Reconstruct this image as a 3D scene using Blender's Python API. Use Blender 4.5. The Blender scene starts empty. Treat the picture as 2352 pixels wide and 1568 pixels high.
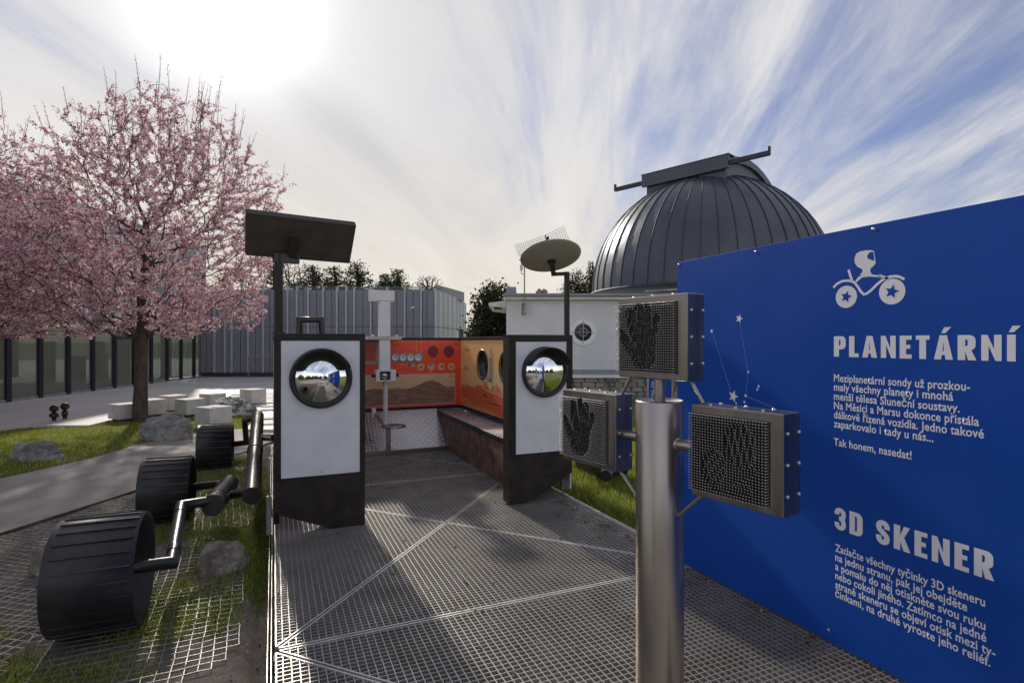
import bpy, bmesh, math, random
import numpy as np
from mathutils import Vector, Matrix, noise
from mathutils.geometry import tessellate_polygon
R_ = math.radians
random.seed(7); rng = np.random.default_rng(7)
scene = bpy.context.scene
COL = scene.collection

# ------------------------------------------------------------------ camera
CAM_H, YAW = 1.6, R_(23.35)
cam_data = bpy.data.cameras.new('camera'); cam = bpy.data.objects.new('camera', cam_data); COL.objects.link(cam)
cam.location = (0, 0, CAM_H); cam.rotation_euler = (R_(90), 0, -YAW)
cam_data.sensor_width = 36; cam_data.lens = 36 * 1270 / 2352; cam_data.clip_start = .05; cam_data.clip_end = 2000
scene.camera = cam
# ------------------------------------------------------------------ sky and sun
SUN_AZ, SUN_EL = R_(-4), R_(29)            # azimuth clockwise from +Y
SD = Vector((math.sin(SUN_AZ)*math.cos(SUN_EL), math.cos(SUN_AZ)*math.cos(SUN_EL), math.sin(SUN_EL)))
world = bpy.data.worlds.new('World'); scene.world = world; world.use_nodes = True
nt = world.node_tree; N = nt.nodes; L = nt.links; N.clear()
def wn(t, **k):
    n = N.new(t)
    for a, b in k.items(): setattr(n, a, b)
    return n
def wm(op, a, b=None, c=None):
    n = wn('ShaderNodeMath', operation=op)
    for i, v in enumerate((a, b, c)):
        if v is None: continue
        if isinstance(v, (int, float)): n.inputs[i].default_value = v
        else: L.new(v, n.inputs[i])
    return n.outputs[0]
out = wn('ShaderNodeOutputWorld')
sky = wn('ShaderNodeTexSky', sky_type='NISHITA', sun_disc=False, sun_elevation=SUN_EL, sun_rotation=SUN_AZ, air_density=1.3, dust_density=.12, ozone_density=2.5)
bg1 = wn('ShaderNodeBackground'); bg1.inputs[1].default_value = .052
tint = wn('ShaderNodeMix', data_type='RGBA', blend_type='MULTIPLY'); tint.inputs[0].default_value = 1
L.new(sky.outputs[0], tint.inputs[6]); tint.inputs[7].default_value = (.98, .86, 1.10, 1); L.new(tint.outputs[2], bg1.inputs[0])
tc = wn('ShaderNodeTexCoord'); sep = wn('ShaderNodeSeparateXYZ'); L.new(tc.outputs['Generated'], sep.inputs[0])
zc = wm('ADD', wm('MAXIMUM', sep.outputs[2], 0.0), .12)
px_ = wm('DIVIDE', sep.outputs[0], zc); py_ = wm('DIVIDE', sep.outputs[1], zc)
A = R_(31.5); cs, sn = math.cos(A), math.sin(A)
v_ = wm('ADD', wm('MULTIPLY', px_, sn), wm('MULTIPLY', py_, cs))
u_ = wm('SUBTRACT', wm('MULTIPLY', px_, cs), wm('MULTIPLY', py_, sn))
def cnoise(us, vs, scale, detail, rough, off, dist=0):
    cb = wn('ShaderNodeCombineXYZ'); L.new(wm('MULTIPLY', u_, us), cb.inputs[0]); L.new(wm('MULTIPLY', v_, vs), cb.inputs[1]); cb.inputs[2].default_value = off
    n = wn('ShaderNodeTexNoise'); n.inputs['Scale'].default_value = scale; n.inputs['Detail'].default_value = detail; n.inputs['Roughness'].default_value = rough; n.inputs['Distortion'].default_value = dist
    L.new(cb.outputs[0], n.inputs['Vector']); return n.outputs[0]
n1 = cnoise(1.7, .36, 1.0, 8, .6, 3.7, .9)        # long fibres
n2 = cnoise(.55, .35, 1.0, 3, .5, 9.1)             # large patches
n3 = cnoise(7.5, 1.2, 1.0, 6, .65, 1.3, .8)           # fine fibres
dot = wn('ShaderNodeVectorMath', operation='DOT_PRODUCT'); L.new(tc.outputs['Generated'], dot.inputs[0]); dot.inputs[1].default_value = SD
sd = wm('MAXIMUM', dot.outputs['Value'], 0.0)
mixn = wm('ADD', wm('ADD', wm('MULTIPLY', n1, .80), wm('MULTIPLY', n2, .42)), wm('MULTIPLY', n3, .30))
near = wm('POWER', sd, 8.0)
cov0 = wm('ADD', wm('SUBTRACT', mixn, .775), wm('MULTIPLY', near, .42))
hor = wm('SUBTRACT', 1.0, wm('MINIMUM', wm('MULTIPLY', wm('MAXIMUM', sep.outputs[2], 0.0), 2.6), 1.0))
cov1 = wm('ADD', cov0, wm('MULTIPLY', wm('POWER', hor, 1.8), .40))
mr = wn('ShaderNodeMapRange', interpolation_type='SMOOTHSTEP'); L.new(cov1, mr.inputs[0]); mr.inputs[1].default_value = -.16; mr.inputs[2].default_value = .26; mr.inputs[3].default_value = .04; mr.inputs[4].default_value = .93
back = wm('MAXIMUM', wm('MULTIPLY', dot.outputs['Value'], -1.0), 0.0)     # front-lit clouds opposite the sun, with brightness added as fill for camera-facing surfaces
glow0 = wm('ADD', wm('ADD', wm('MULTIPLY', wm('POWER', sd, 7.0), .0), wm('MULTIPLY', wm('POWER', sd, 60.0), .11)), wm('MULTIPLY', wm('POWER', sd, 220.0), .8))
glow = wm('ADD', glow0, wm('MULTIPLY', back, .55))
lum = wm('ADD', wm('ADD', wm('MULTIPLY', n1, .30), .355), glow)
warm = wm('MULTIPLY', hor, wm('POWER', sd, 2.0))
cc = wn('ShaderNodeMix', data_type='RGBA'); L.new(wm('MINIMUM', wm('MULTIPLY', warm, 1.5), 1.0), cc.inputs[0])
cc.inputs[6].default_value = (1.0, .982, .972, 1); cc.inputs[7].default_value = (1.08, .985, .84, 1)
cm = wn('ShaderNodeVectorMath', operation='SCALE'); L.new(cc.outputs[2], cm.inputs[0]); L.new(wm('MULTIPLY', lum, .86), cm.inputs['Scale'])
bg2 = wn('ShaderNodeBackground'); L.new(cm.outputs[0], bg2.inputs[0]); bg2.inputs[1].default_value = 1.0
ms = wn('ShaderNodeMixShader'); L.new(mr.outputs[0], ms.inputs[0]); L.new(bg1.outputs[0], ms.inputs[1]); L.new(bg2.outputs[0], ms.inputs[2]); L.new(ms.outputs[0], out.inputs[0])
sun_data = bpy.data.lights.new('sun', 'SUN'); sun = bpy.data.objects.new('sun', sun_data); COL.objects.link(sun)
sun_data.energy = 2.2; sun_data.angle = R_(2.0); sun_data.color = (1, .93, .83)
sun.rotation_euler = (-SD).to_track_quat('-Z', 'Y').to_euler(); sun.location = (0, 10, 20)
vs = scene.view_settings; vs.view_transform = 'Standard'; vs.look = 'None'; vs.gamma = 1; vs.exposure = 0.82; vs.use_curve_mapping = False
scene.cycles.max_bounces = 7; scene.cycles.transparent_max_bounces = 8

# ------------------------------------------------------------------ helpers
FX = (math.sin(YAW), math.cos(YAW)); RX = (math.cos(YAW), -math.sin(YAW))
def ray(px, py):
    a = (px-1176)/1270; return Vector((FX[0]+RX[0]*a, FX[1]+RX[1]*a, (784-py)/1270))
def atD(px, py, d): r = ray(px, py)*d; return Vector((r.x, r.y, r.z+CAM_H))
def atX(px, py, x): r = ray(px, py); return atD(px, py, x/r.x)
def atY(px, py, y): r = ray(px, py); return atD(px, py, y/r.y)
def atZ(px, py, z=0): r = ray(px, py); return atD(px, py, (z-CAM_H)/r.z)

BASE = {}
def tag(o, label=None, cat=None, group=None, kind=None):
    if label: o['label'] = label
    if cat: o['category'] = cat
    if group: o['group'] = group
    if kind: o['kind'] = kind
    return o
def thing(name, label, cat, loc=(0, 0, 0), group=None):
    o = bpy.data.objects.new(name, None); COL.objects.link(o); o.location = loc; o.empty_display_size = .1
    BASE[o.name] = Vector(loc); return tag(o, label, cat, group)
def base_of(p): return BASE.get(p.name, Vector((0, 0, 0))) if p else Vector((0, 0, 0))

class MB:
    def __init__(s): s.v = []; s.f = []; s.sm = []
    def add(s, vs, fs, smooth=False):
        o = len(s.v); s.v += [tuple(p) for p in vs]; s.f += [tuple(i+o for i in f) for f in fs]; s.sm += [smooth]*len(fs); return s
    def box(s, a, b, M=None, bev=0):
        x0, y0, z0 = a; x1, y1, z1 = b
        vs = [Vector(p) for p in ((x0,y0,z0),(x1,y0,z0),(x1,y1,z0),(x0,y1,z0),(x0,y0,z1),(x1,y0,z1),(x1,y1,z1),(x0,y1,z1))]
        if M is not None: vs = [M @ v for v in vs]
        return s.add(vs, [(0,3,2,1),(4,5,6,7),(0,1,5,4),(1,2,6,5),(2,3,7,6),(3,0,4,7)])
    def bar(s, p, q, w, h, up=(0, 0, 1)):
        p = Vector(p); q = Vector(q); d = q-p; l = d.length
        if l < 1e-6: return s
        d /= l; u = Vector(up); sd_ = d.cross(u)
        if sd_.length < 1e-4: sd_ = d.cross(Vector((0, 1, 0)))
        sd_.normalize(); u = sd_.cross(d)
        M = Matrix((( d.x, sd_.x, u.x, p.x), (d.y, sd_.y, u.y, p.y), (d.z, sd_.z, u.z, p.z), (0, 0, 0, 1)))
        return s.box((0, -w/2, -h/2), (l, w/2, h/2), M)
    def tube(s, pts, r, n=12, cap=True, smooth=True):
        pts = [Vector(p) for p in pts]; m = len(pts)
        rs = r if isinstance(r, (list, tuple)) else [r]*m
        prev = None; rings = []
        for i, p in enumerate(pts):
            if i == 0: t = (pts[1]-p).normalized()
            elif i == m-1: t = (p-pts[-2]).normalized()
            else:
                t = ((pts[i+1]-p).normalized()+(p-pts[i-1]).normalized())
                t = t.normalized() if t.length > 1e-5 else (pts[i+1]-p).normalized()
            if prev is None:
                a = Vector((0, 0, 1)) if abs(t.z) < .9 else Vector((1, 0, 0)); nx = t.cross(a).normalized()
            else:
                nx = prev - t*prev.dot(t); nx.normalize()
            ny = t.cross(nx); prev = nx
            k = 1.0
            if 0 < i < m-1:
                c = (pts[i+1]-p).normalized().dot((p-pts[i-1]).normalized()); k = min(1/math.sqrt(max((1+c)/2, .25)), 1.5)
                bis = ((pts[i+1]-p).normalized()-(p-pts[i-1]).normalized())
                bis = bis.normalized() if bis.length > 1e-4 else None
            ring = []
            for j in range(n):
                a = 2*math.pi*j/n; o = nx*math.cos(a)*rs[i]+ny*math.sin(a)*rs[i]
                if 0 < i < m-1 and bis is not None: o = o+bis*(o.dot(bis))*(k-1)
                ring.append(p+o)
            rings.append(ring)
        o = len(s.v)
        for ring in rings: s.v += [tuple(q) for q in ring]
        for i in range(m-1):
            for j in range(n):
                s.f.append((o+i*n+j, o+i*n+(j+1) % n, o+(i+1)*n+(j+1) % n, o+(i+1)*n+j)); s.sm.append(smooth)
        if cap:
            for ring, rev in ((rings[0], True), (rings[-1], False)):
                s.add(ring, [tuple(range(n))[::-1] if rev else tuple(range(n))])
        return s
    def lathe(s, prof, c, axis, n=32, a0=0, a1=2*math.pi, smooth=True, ref=(0, 0, 1)):
        axis = Vector(axis).normalized(); c = Vector(c); ref = Vector(ref)
        u = ref-axis*ref.dot(axis)
        if u.length < 1e-4: u = Vector((1, 0, 0))
        u.normalize(); w = axis.cross(u); full = abs(a1-a0-2*math.pi) < 1e-6; m = n if full else n+1
        o = len(s.v)
        for (r, h) in prof:
            for j in range(m):
                a = a0+(a1-a0)*j/n; s.v.append(tuple(c+axis*h+(u*math.cos(a)+w*math.sin(a))*r))
        for i in range(len(prof)-1):
            for j in range(n if full else m-1):
                k = (j+1) % m; s.f.append((o+i*m+j, o+i*m+k, o+(i+1)*m+k, o+(i+1)*m+j)); s.sm.append(smooth)
        return s
    def prism(s, poly, d, holes=()):
        """poly: list of Vectors in a plane; d: Vector thickness; holes: loops"""
        loops = [poly]+list(holes); d = Vector(d); allp = [Vector(p) for lp in loops for p in lp]
        tr = tessellate_polygon([[Vector(p) for p in lp] for lp in loops]); n = len(allp)
        fs = [tuple(t) for t in tr]+[tuple(i+n for i in t[::-1]) for t in tr]; o = 0
        for lp in loops:
            k = len(lp)
            for i in range(k): fs.append((o+i, o+(i+1) % k, o+(i+1) % k+n, o+i+n))
            o += k
        return s.add(allp+[p+d for p in allp], fs)
    def mesh(s, name, mat, off=Vector((0, 0, 0))):
        me = bpy.data.meshes.new(name)
        me.from_pydata([(v[0]-off[0], v[1]-off[1], v[2]-off[2]) for v in s.v], [], s.f)
        me.polygons.foreach_set('use_smooth', s.sm); me.materials.append(mat); 
        bm = bmesh.new(); bm.from_mesh(me); bmesh.ops.recalc_face_normals(bm, faces=bm.faces)
        bm.to_mesh(me); bm.free(); me.update(); return me
    def build(s, name, mat, parent=None, label=None, kind=None, bevel=0):
        me = s.mesh(name, mat, base_of(parent)); o = bpy.data.objects.new(name, me); COL.objects.link(o)
        if parent: o.parent = parent; BASE[o.name] = base_of(parent)
        if bevel:
            b = o.modifiers.new('bevel', 'BEVEL'); b.width = bevel; b.segments = 2; b.limit_method = 'ANGLE'; b.angle_limit = R_(40)
        return tag(o, label, None, None, kind)
def inst(name, me, parent, loc, rot=(0, 0, 0), scale=(1, 1, 1)):
    o = bpy.data.objects.new(name, me); COL.objects.link(o); o.parent = parent
    o.location = Vector(loc)-base_of(parent); o.rotation_euler = rot; o.scale = scale; return o
def copy_tree(o, loc=None, rot=None, label=None, parent=None):
    c = o.copy(); COL.objects.link(c)
    if parent: c.parent = parent
    if loc is not None: c.location = loc; BASE[c.name] = Vector(loc)
    if rot is not None: c.rotation_euler = rot
    if label: c['label'] = label
    for ch in list(o.children): copy_tree(ch, parent=c)
    return c

# ------------------------------------------------------------------ materials
def mat(name, col, rough=.6, metal=0, col2=None, nscale=8, bump=0, bscale=None, bdist=.01, spec=.5, stretch=None, rvar=0, detail=5, lo=.35, hi=.65, coat=0):
    m = bpy.data.materials.new(name); m.use_nodes = True; t = m.node_tree; b = t.nodes['Principled BSDF']
    b.inputs['Base Color'].default_value = (*col, 1); b.inputs['Roughness'].default_value = rough; b.inputs['Metallic'].default_value = metal; b.inputs['Specular IOR Level'].default_value = spec; b.inputs['Coat Weight'].default_value = coat
    tcn = t.nodes.new('ShaderNodeTexCoord'); src = tcn.outputs['Object']
    if stretch:
        mp = t.nodes.new('ShaderNodeMapping'); mp.inputs['Scale'].default_value = stretch; t.links.new(src, mp.inputs[0]); src = mp.outputs[0]
    if col2 or rvar:
        n = t.nodes.new('ShaderNodeTexNoise'); n.inputs['Scale'].default_value = nscale; n.inputs['Detail'].default_value = detail; n.inputs['Roughness'].default_value = .6; t.links.new(src, n.inputs['Vector'])
        if col2:
            r = t.nodes.new('ShaderNodeValToRGB'); r.color_ramp.elements[0].position = lo; r.color_ramp.elements[1].position = hi
            r.color_ramp.elements[0].color = (*col, 1); r.color_ramp.elements[1].color = (*col2, 1); t.links.new(n.outputs[0], r.inputs[0]); t.links.new(r.outputs[0], b.inputs['Base Color'])
        if rvar:
            q = t.nodes.new('ShaderNodeMapRange'); q.inputs[1].default_value = .3; q.inputs[2].default_value = .7; q.inputs[3].default_value = max(rough-rvar, .02); q.inputs[4].default_value = rough+rvar; t.links.new(n.outputs[0], q.inputs[0]); t.links.new(q.outputs[0], b.inputs['Roughness'])
    if bump:
        n2_ = t.nodes.new('ShaderNodeTexNoise'); n2_.inputs['Scale'].default_value = bscale or nscale*4; n2_.inputs['Detail'].default_value = 6; t.links.new(src, n2_.inputs['Vector'])
        bp = t.nodes.new('ShaderNodeBump'); bp.inputs['Strength'].default_value = bump; bp.inputs['Distance'].default_value = bdist; t.links.new(n2_.outputs[0], bp.inputs['Height']); t.links.new(bp.outputs[0], b.inputs['Normal'])
    return m
M_ = {}
M_['black'] = mat('black_paint', (.018, .015, .013), .4, 0, (.030, .025, .022), 5, .12, 160, .002, rvar=.1, spec=.28)
M_['blackwood'] = mat('black_board', (.026, .021, .018), .6, 0, (.045, .037, .032), 9, .2, 200, .002, spec=.2)
M_['wheel'] = mat('wheel_black_steel', (.028, .026, .028), .42, .15, (.085, .075, .068), 3, .15, 60, .002, rvar=.12, lo=.45, hi=.8, detail=8)
M_['pipe'] = mat('dark_pipe', (.034, .032, .032), .3, .35, (.050, .047, .046), 1.5, .03, 80, .001, rvar=.04)
M_['white'] = mat('white_board', (.79, .80, .82), .42, 0, (.70, .705, .715), 5, .04, 90, .002)
M_['whitepaint'] = mat('white_paint', (.78, .77, .76), .4, 0, (.7, .69, .67), 6)
M_['steel'] = mat('brushed_steel', (.40, .355, .315), .34, 1, (.48, .435, .395), 9, .05, 90, .0008, stretch=(1, 1, .15), rvar=.05)
M_['steelh'] = mat('brushed_steel_box', (.27, .243, .225), .34, 1, (.36, .33, .31), 9, .05, 90, .0008, stretch=(1, 1, .2), rvar=.05)
M_['pin'] = mat('polished_pin', (.62, .59, .56), .22, 1)
M_['pinback'] = mat('dark_backing', (.008, .007, .007), .6)
M_['bolt'] = mat('bolt_steel', (.6, .58, .55), .28, 1)
M_['galv'] = mat('galvanised_steel', (.56, .535, .50), .40, .6, (.36, .335, .30), 3, rvar=.12, detail=9)
M_['galvf'] = mat('panel_frame_steel', (.72, .71, .68), .4, .5, (.55, .53, .50), 6)
M_['galvd'] = mat('galvanised_wire', (.38, .38, .36), .5, .5, (.20, .17, .14), 12)
M_['tread'] = mat('tread_plate', (.40, .385, .38), .30, .8, (.52, .50, .49), 3, rvar=.08)
M_['lozenge'] = mat('tread_lozenge', (.85, .83, .82), .30, .6)
M_['blue'] = mat('blue_sign_board', (.008, .074, .40), .5, 0, (.012, .084, .43), 1.2, .05, 300, .001, spec=.18, detail=9, rvar=.08)
M_['print'] = mat('white_print', (.93, .92, .92), .6, spec=.2)
M_['dome'] = mat('dome_sheet', (.085, .093, .112), .38, .35, (.105, .114, .134), 1.2, .25, 2.5, .03, rvar=.06)
M_['domed'] = mat('dome_trim', (.045, .05, .06), .6, .1, (.06, .065, .078), 3)
M_['plaster'] = mat('white_plaster', (.76, .75, .76), .8, 0, (.68, .67, .68), 1.5, .3, 60, .004)
M_['fascia'] = mat('grey_fascia', (.22, .23, .25), .5, .2, (.30, .31, .33), 6)
M_['rooftrim'] = mat('white_eaves', (.74, .73, .71), .6, 0, (.62, .61, .59), 4)
M_['clad'] = mat('grey_cladding', (.235, .237, .262), .45, .1, (.265, .267, .29), 1.2)
M_['cladl'] = mat('pale_fin', (.45, .46, .51), .4, .15, (.50, .51, .56), 2)
M_['cladside'] = mat('pale_cladding', (.36, .375, .40), .5, .15, (.40, .415, .44), 2)
M_['plinth'] = mat('dark_plinth', (.05, .055, .07), .6)
M_['mullion'] = mat('dark_mullion', (.025, .03, .04), .4, .4)
M_['concrete'] = mat('concrete', (.40, .385, .36), .8, 0, (.56, .55, .52), 4, .45, 60, .003, detail=10, lo=.3, hi=.6)
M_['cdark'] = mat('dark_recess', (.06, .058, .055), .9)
M_['rust'] = mat('brown_stone_print', (.15, .075, .052), .55, 0, (.33, .20, .15), 7, .5, 30, .006, lo=.4, hi=.7)
M_['red'] = mat('red_print', (.88, .070, .026), .42, 0, (.92, .085, .032), 2)
M_['yellow'] = mat('orange_print', (.98, .58, .23), .45)
M_['stone'] = mat('grey_rock', (.15, .145, .135), .85, 0, (.38, .37, .35), 6, 1.0, 26, .04, lo=.35, hi=.7)
M_['stone2'] = mat('brown_rock', (.15, .125, .10), .9, 0, (.38, .33, .27), 8, 1.0, 30, .03)
M_['wallstone'] = mat('wall_stone', (.20, .175, .145), .9, 0, (.36, .33, .29), 3, .6, 14, .02)
M_['mortar'] = mat('mortar', (.13, .12, .11), .95, 0, (.2, .19, .17), 20, .4, 60, .01)
M_['bronze'] = mat('bronze', (.035, .018, .014), .25, .6, (.055, .028, .02), 20)
M_['bark'] = mat('bark', (.040, .028, .025), .9, 0, (.10, .07, .058), 12, .7, 30, .01, stretch=(1, 1, .35))
M_['asphalt'] = mat('asphalt', (.22, .196, .172), .85, 0, (.34, .305, .27), 1.3, .6, 150, .004, detail=9)
M_['plaza'] = mat('plaza_concrete', (.50, .475, .435), .7, 0, (.60, .57, .53), .8, .25, 90, .003, detail=8)
M_['slab'] = mat('paving_slab', (.44, .415, .375), .75, 0, (.56, .53, .48), 1.6, .3, 80, .003)

def fancy_ground():
    m = bpy.data.materials.new('soil_and_turf'); m.use_nodes = True; t = m.node_tree; b = t.nodes['Principled BSDF']; b.inputs['Roughness'].default_value = .95
    tcn = t.nodes.new('ShaderNodeTexCoord')
    def nz(s, d=6, r=.6):
        n = t.nodes.new('ShaderNodeTexNoise'); n.inputs['Scale'].default_value = s; n.inputs['Detail'].default_value = d; n.inputs['Roughness'].default_value = r; t.links.new(tcn.outputs['Object'], n.inputs['Vector']); return n.outputs[0]
    def ramp(src, a, b_, c1, c2):
        r = t.nodes.new('ShaderNodeValToRGB'); r.color_ramp.elements[0].position = a; r.color_ramp.elements[1].position = b_; r.color_ramp.elements[0].color = (*c1, 1); r.color_ramp.elements[1].color = (*c2, 1); t.links.new(src, r.inputs[0]); return r.outputs[0]
    soil = ramp(nz(9, 9, .7), .3, .72, (.085, .066, .052), (.26, .215, .175))
    turf = ramp(nz(22, 6, .7), .3, .7, (.06, .08, .018), (.17, .19, .050))
    at = t.nodes.new('ShaderNodeAttribute'); at.attribute_name = 'turf'
    ad = t.nodes.new('ShaderNodeMath'); ad.operation = 'ADD'; t.links.new(at.outputs['Fac'], ad.inputs[0])
    s2 = t.nodes.new('ShaderNodeMath'); s2.operation = 'MULTIPLY_ADD'; t.links.new(nz(5, 6, .65), s2.inputs[0]); s2.inputs[1].default_value = 1.1; s2.inputs[2].default_value = -.55; t.links.new(s2.outputs[0], ad.inputs[1])
    mrn = t.nodes.new('ShaderNodeMapRange'); t.links.new(ad.outputs[0], mrn.inputs[0]); mrn.inputs[1].default_value = .35; mrn.inputs[2].default_value = .65
    mx = t.nodes.new('ShaderNodeMix'); mx.data_type = 'RGBA'; t.links.new(mrn.outputs[0], mx.inputs[0]); t.links.new(soil, mx.inputs[6]); t.links.new(turf, mx.inputs[7]); t.links.new(mx.outputs[2], b.inputs['Base Color'])
    bp = t.nodes.new('ShaderNodeBump'); bp.inputs['Strength'].default_value = .9; bp.inputs['Distance'].default_value = .02; t.links.new(nz(40, 8, .7), bp.inputs['Height']); t.links.new(bp.outputs[0], b.inputs['Normal'])
    return m
M_['ground'] = fancy_ground()
def island_mat(name, cols, trans=.35, rough=.6):
    m = bpy.data.materials.new(name); m.use_nodes = True; t = m.node_tree; b = t.nodes['Principled BSDF']; o = t.nodes['Material Output']
    b.inputs['Roughness'].default_value = rough; b.inputs['Specular IOR Level'].default_value = .25
    g_ = t.nodes.new('ShaderNodeNewGeometry'); r = t.nodes.new('ShaderNodeValToRGB'); e = r.color_ramp.elements
    while len(e) < len(cols): e.new(.5)
    for i, c in enumerate(cols): e[i].position = i/(len(cols)-1); e[i].color = (*c, 1)
    t.links.new(g_.outputs['Random Per Island'], r.inputs[0]); t.links.new(r.outputs[0], b.inputs['Base Color'])
    tr = t.nodes.new('ShaderNodeBsdfTranslucent'); t.links.new(r.outputs[0], tr.inputs[0]); mx = t.nodes.new('ShaderNodeMixShader'); mx.inputs[0].default_value = trans
    t.links.new(b.outputs[0], mx.inputs[1]); t.links.new(tr.outputs[0], mx.inputs[2]); t.links.new(mx.outputs[0], o.inputs[0]); return m
M_['blossom'] = island_mat('pink_blossom', [(.20, .06, .05), (.50, .26, .29), (.72, .47, .52), (.83, .64, .68), (.91, .80, .83)], .5)
M_['grass'] = island_mat('grass_blades', [(.08, .12, .012), (.20, .27, .028), (.34, .38, .055), (.50, .45, .18)], .5)
M_['needles'] = island_mat('pine_needles', [(.018, .026, .012), (.035, .048, .018), (.060, .070, .026)], .15)
M_['brownleaf'] = island_mat('bronze_leaves', [(.030, .022, .012), (.075, .045, .02), (.12, .075, .03)], .25)
M_['greyleaf'] = island_mat('shrub_leaves', [(.022, .028, .014), (.05, .055, .025), (.09, .085, .04)], .25)
def glassy(name, col, rough, tr):
    m = bpy.data.materials.new(name); m.use_nodes = True; t = m.node_tree; b = t.nodes['Principled BSDF']; o = t.nodes['Material Output']
    b.inputs['Base Color'].default_value = (*col, 1); b.inputs['Roughness'].default_value = rough; b.inputs['Specular IOR Level'].default_value = .9
    ts = t.nodes.new('ShaderNodeBsdfTransparent'); ts.inputs[0].default_value = (.75, .82, .78, 1); mx = t.nodes.new('ShaderNodeMixShader'); mx.inputs[0].default_value = tr
    t.links.new(b.outputs[0], mx.inputs[1]); t.links.new(ts.outputs[0], mx.inputs[2]); t.links.new(mx.outputs[0], o.inputs[0]); return m
M_['glass'] = glassy('dark_glass', (.20, .205, .155), .05, .32)
M_['clear'] = glassy('clear_glass', (.3, .33, .33), .03, .8)
M_['mirror'] = mat('mirror_glass', (.92, .93, .93), .012, 1)
M_['rubber'] = mat('black_rubber', (.013, .013, .014), .38, 0, (.022, .022, .023), 8)
M_['panelunder'] = mat('solar_underside', (.065, .056, .046), .75, 0, (.095, .083, .070), 6, .3, 50, .004)
M_['paneledge'] = mat('solar_edge', (.06, .056, .052), .5, .3)
M_['solar'] = mat('solar_cells', (.01, .015, .05), .15)
M_['dish'] = mat('dish_grey', (.34, .315, .26), .6, 0, (.40, .37, .31), 5, .1, 30)
def flat(name, c, rough=.5): 
    if name not in M_: M_[name] = mat(name, c, rough)
    return M_[name]

# ------------------------------------------------------------------ ground
def poly_in(px, py, poly):
    ins = np.zeros(px.shape, bool); n = len(poly)
    for i in range(n):
        x0, y0 = poly[i][0], poly[i][1]; x1, y1 = poly[(i+1) % n][0], poly[(i+1) % n][1]
        c = ((y0 > py) != (y1 > py)) & (px < (x1-x0)*(py-y0)/((y1-y0) or 1e-9)+x0); ins ^= c
    return ins
G = lambda px, py, z=-.05: tuple(atZ(px, py, z)[:2])
path_near = [(-4.2, 2.9), G(0, 1225), G(150, 1178), G(300, 1130), G(440, 1072), G(560, 1038), G(630, 1012), (.3, 8.75)]
path_far = [(3.2, 9.3), (3.2, 11.0), G(632, 985), G(560, 984), G(442, 994), G(396, 1007), G(316, 1020.6), G(231, 1047), G(165, 1063), G(0, 1099.7), (-6.5, 5.9)]
path_poly = path_near+path_far
plaza_near = [(-14, 10.4), (-5.2, 12.35), G(81, 976, 0), G(205, 976, 0), G(258, 963, 0), G(330, 957, 0), G(440, 940, 0), G(585, 930, 0), G(600, 955, 0), G(560, 985, 0), G(632, 986, 0), (3.2, 10.9), (3.2, 14), (5.4, 20), (5.4, 60), (-40, 60), (-40, 10.4)]
lawn_left = [G(0, 1099.7), G(165, 1063), G(231, 1047), G(316, 1020.6), G(396, 1007), G(442, 994), G(560, 984), G(600, 955), G(585, 930), G(440, 940), G(330, 957), G(258, 963), G(205, 976), G(81, 983), (-5.2, 12.2), (-9, 11.3), (-9, 6)]
def turf_amount(x, y):
    t = np.zeros(x.shape)
    t[poly_in(x, y, lawn_left)] = 1
    t[(x > 2.86)] = 1
    def blob(cx, cy, rx, ry, a=1): 
        np.maximum(t, a*np.clip(1.35-np.hypot((x-cx)/rx, (y-cy)/ry), 0, 1), out=t)
    blob(-.28, 5.6, .45, 1.5); blob(-.62, 4.0, .32, .5, .95); blob(-.30, 3.9, .16, .5, .7); blob(-1.25, 3.4, .35, .35, .8); blob(-.75, 5.6, .4, .35, .85); blob(-.6, 7.3, .7, .9, .9); blob(-.12, 4.6, .14, .8, .9)
    blob(-1.0, 3.3, .5, .3, .75); blob(-1.55, 3.9, .25, .25, .7); blob(-1.0, 8.6, .8, .5, .9)
    return t
xs = np.concatenate([np.arange(-9, -4.5, .25), np.arange(-4.5, 0.2, .05), np.arange(.2, 3, .2), np.arange(3, 5, .07), np.arange(5, 14, .3)])
ys = np.concatenate([np.arange(-12, 1.6, .4), np.arange(1.6, 9, .05), np.arange(9, 16, .14), np.arange(16, 34, .6)])
GX, GY = np.meshgrid(xs, ys)
def hgt(x, y):
    h = -.065+.006*np.sin(x*3.1+y*1.7)+.005*np.sin(x*7.3-y*5.1)
    return h
H0 = hgt(GX, GY)
nzv = np.array([noise.fractal(Vector((a*2.2, b*2.2, 0)), .8, 2.1, 5) for a, b in zip(GX.ravel(), GY.ravel())]).reshape(GX.shape)
H0 += nzv*.012
T0 = turf_amount(GX, GY)
H0[(GX > -.12) & (GX < 2.9) & (GY < 9.5)] -= .07
H0[poly_in(GX, GY, path_poly)] = -.09
inlawn = poly_in(GX, GY, lawn_left); H0[inlawn] += .028
H0[(GX > 2.95)] += .03+.012*nzv[(GX > 2.95)]
ins_p = poly_in(GX, GY, plaza_near); H0[ins_p] = -.12
me = bpy.data.meshes.new('ground'); ny, nx = GX.shape
V = np.stack([GX.ravel(), GY.ravel(), H0.ravel()], 1); idx = np.arange(nx*ny).reshape(ny, nx)
F_ = np.stack([idx[:-1, :-1].ravel(), idx[:-1, 1:].ravel(), idx[1:, 1:].ravel(), idx[1:, :-1].ravel()], 1)
nb = len(V); Vo = [(-700, -700, -.16), (700, -700, -.16), (700, 900, -.16), (-700, 900, -.16)]
me.from_pydata(V.tolist()+Vo, [], F_.tolist()+[(nb, nb+1, nb+2, nb+3)])
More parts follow.
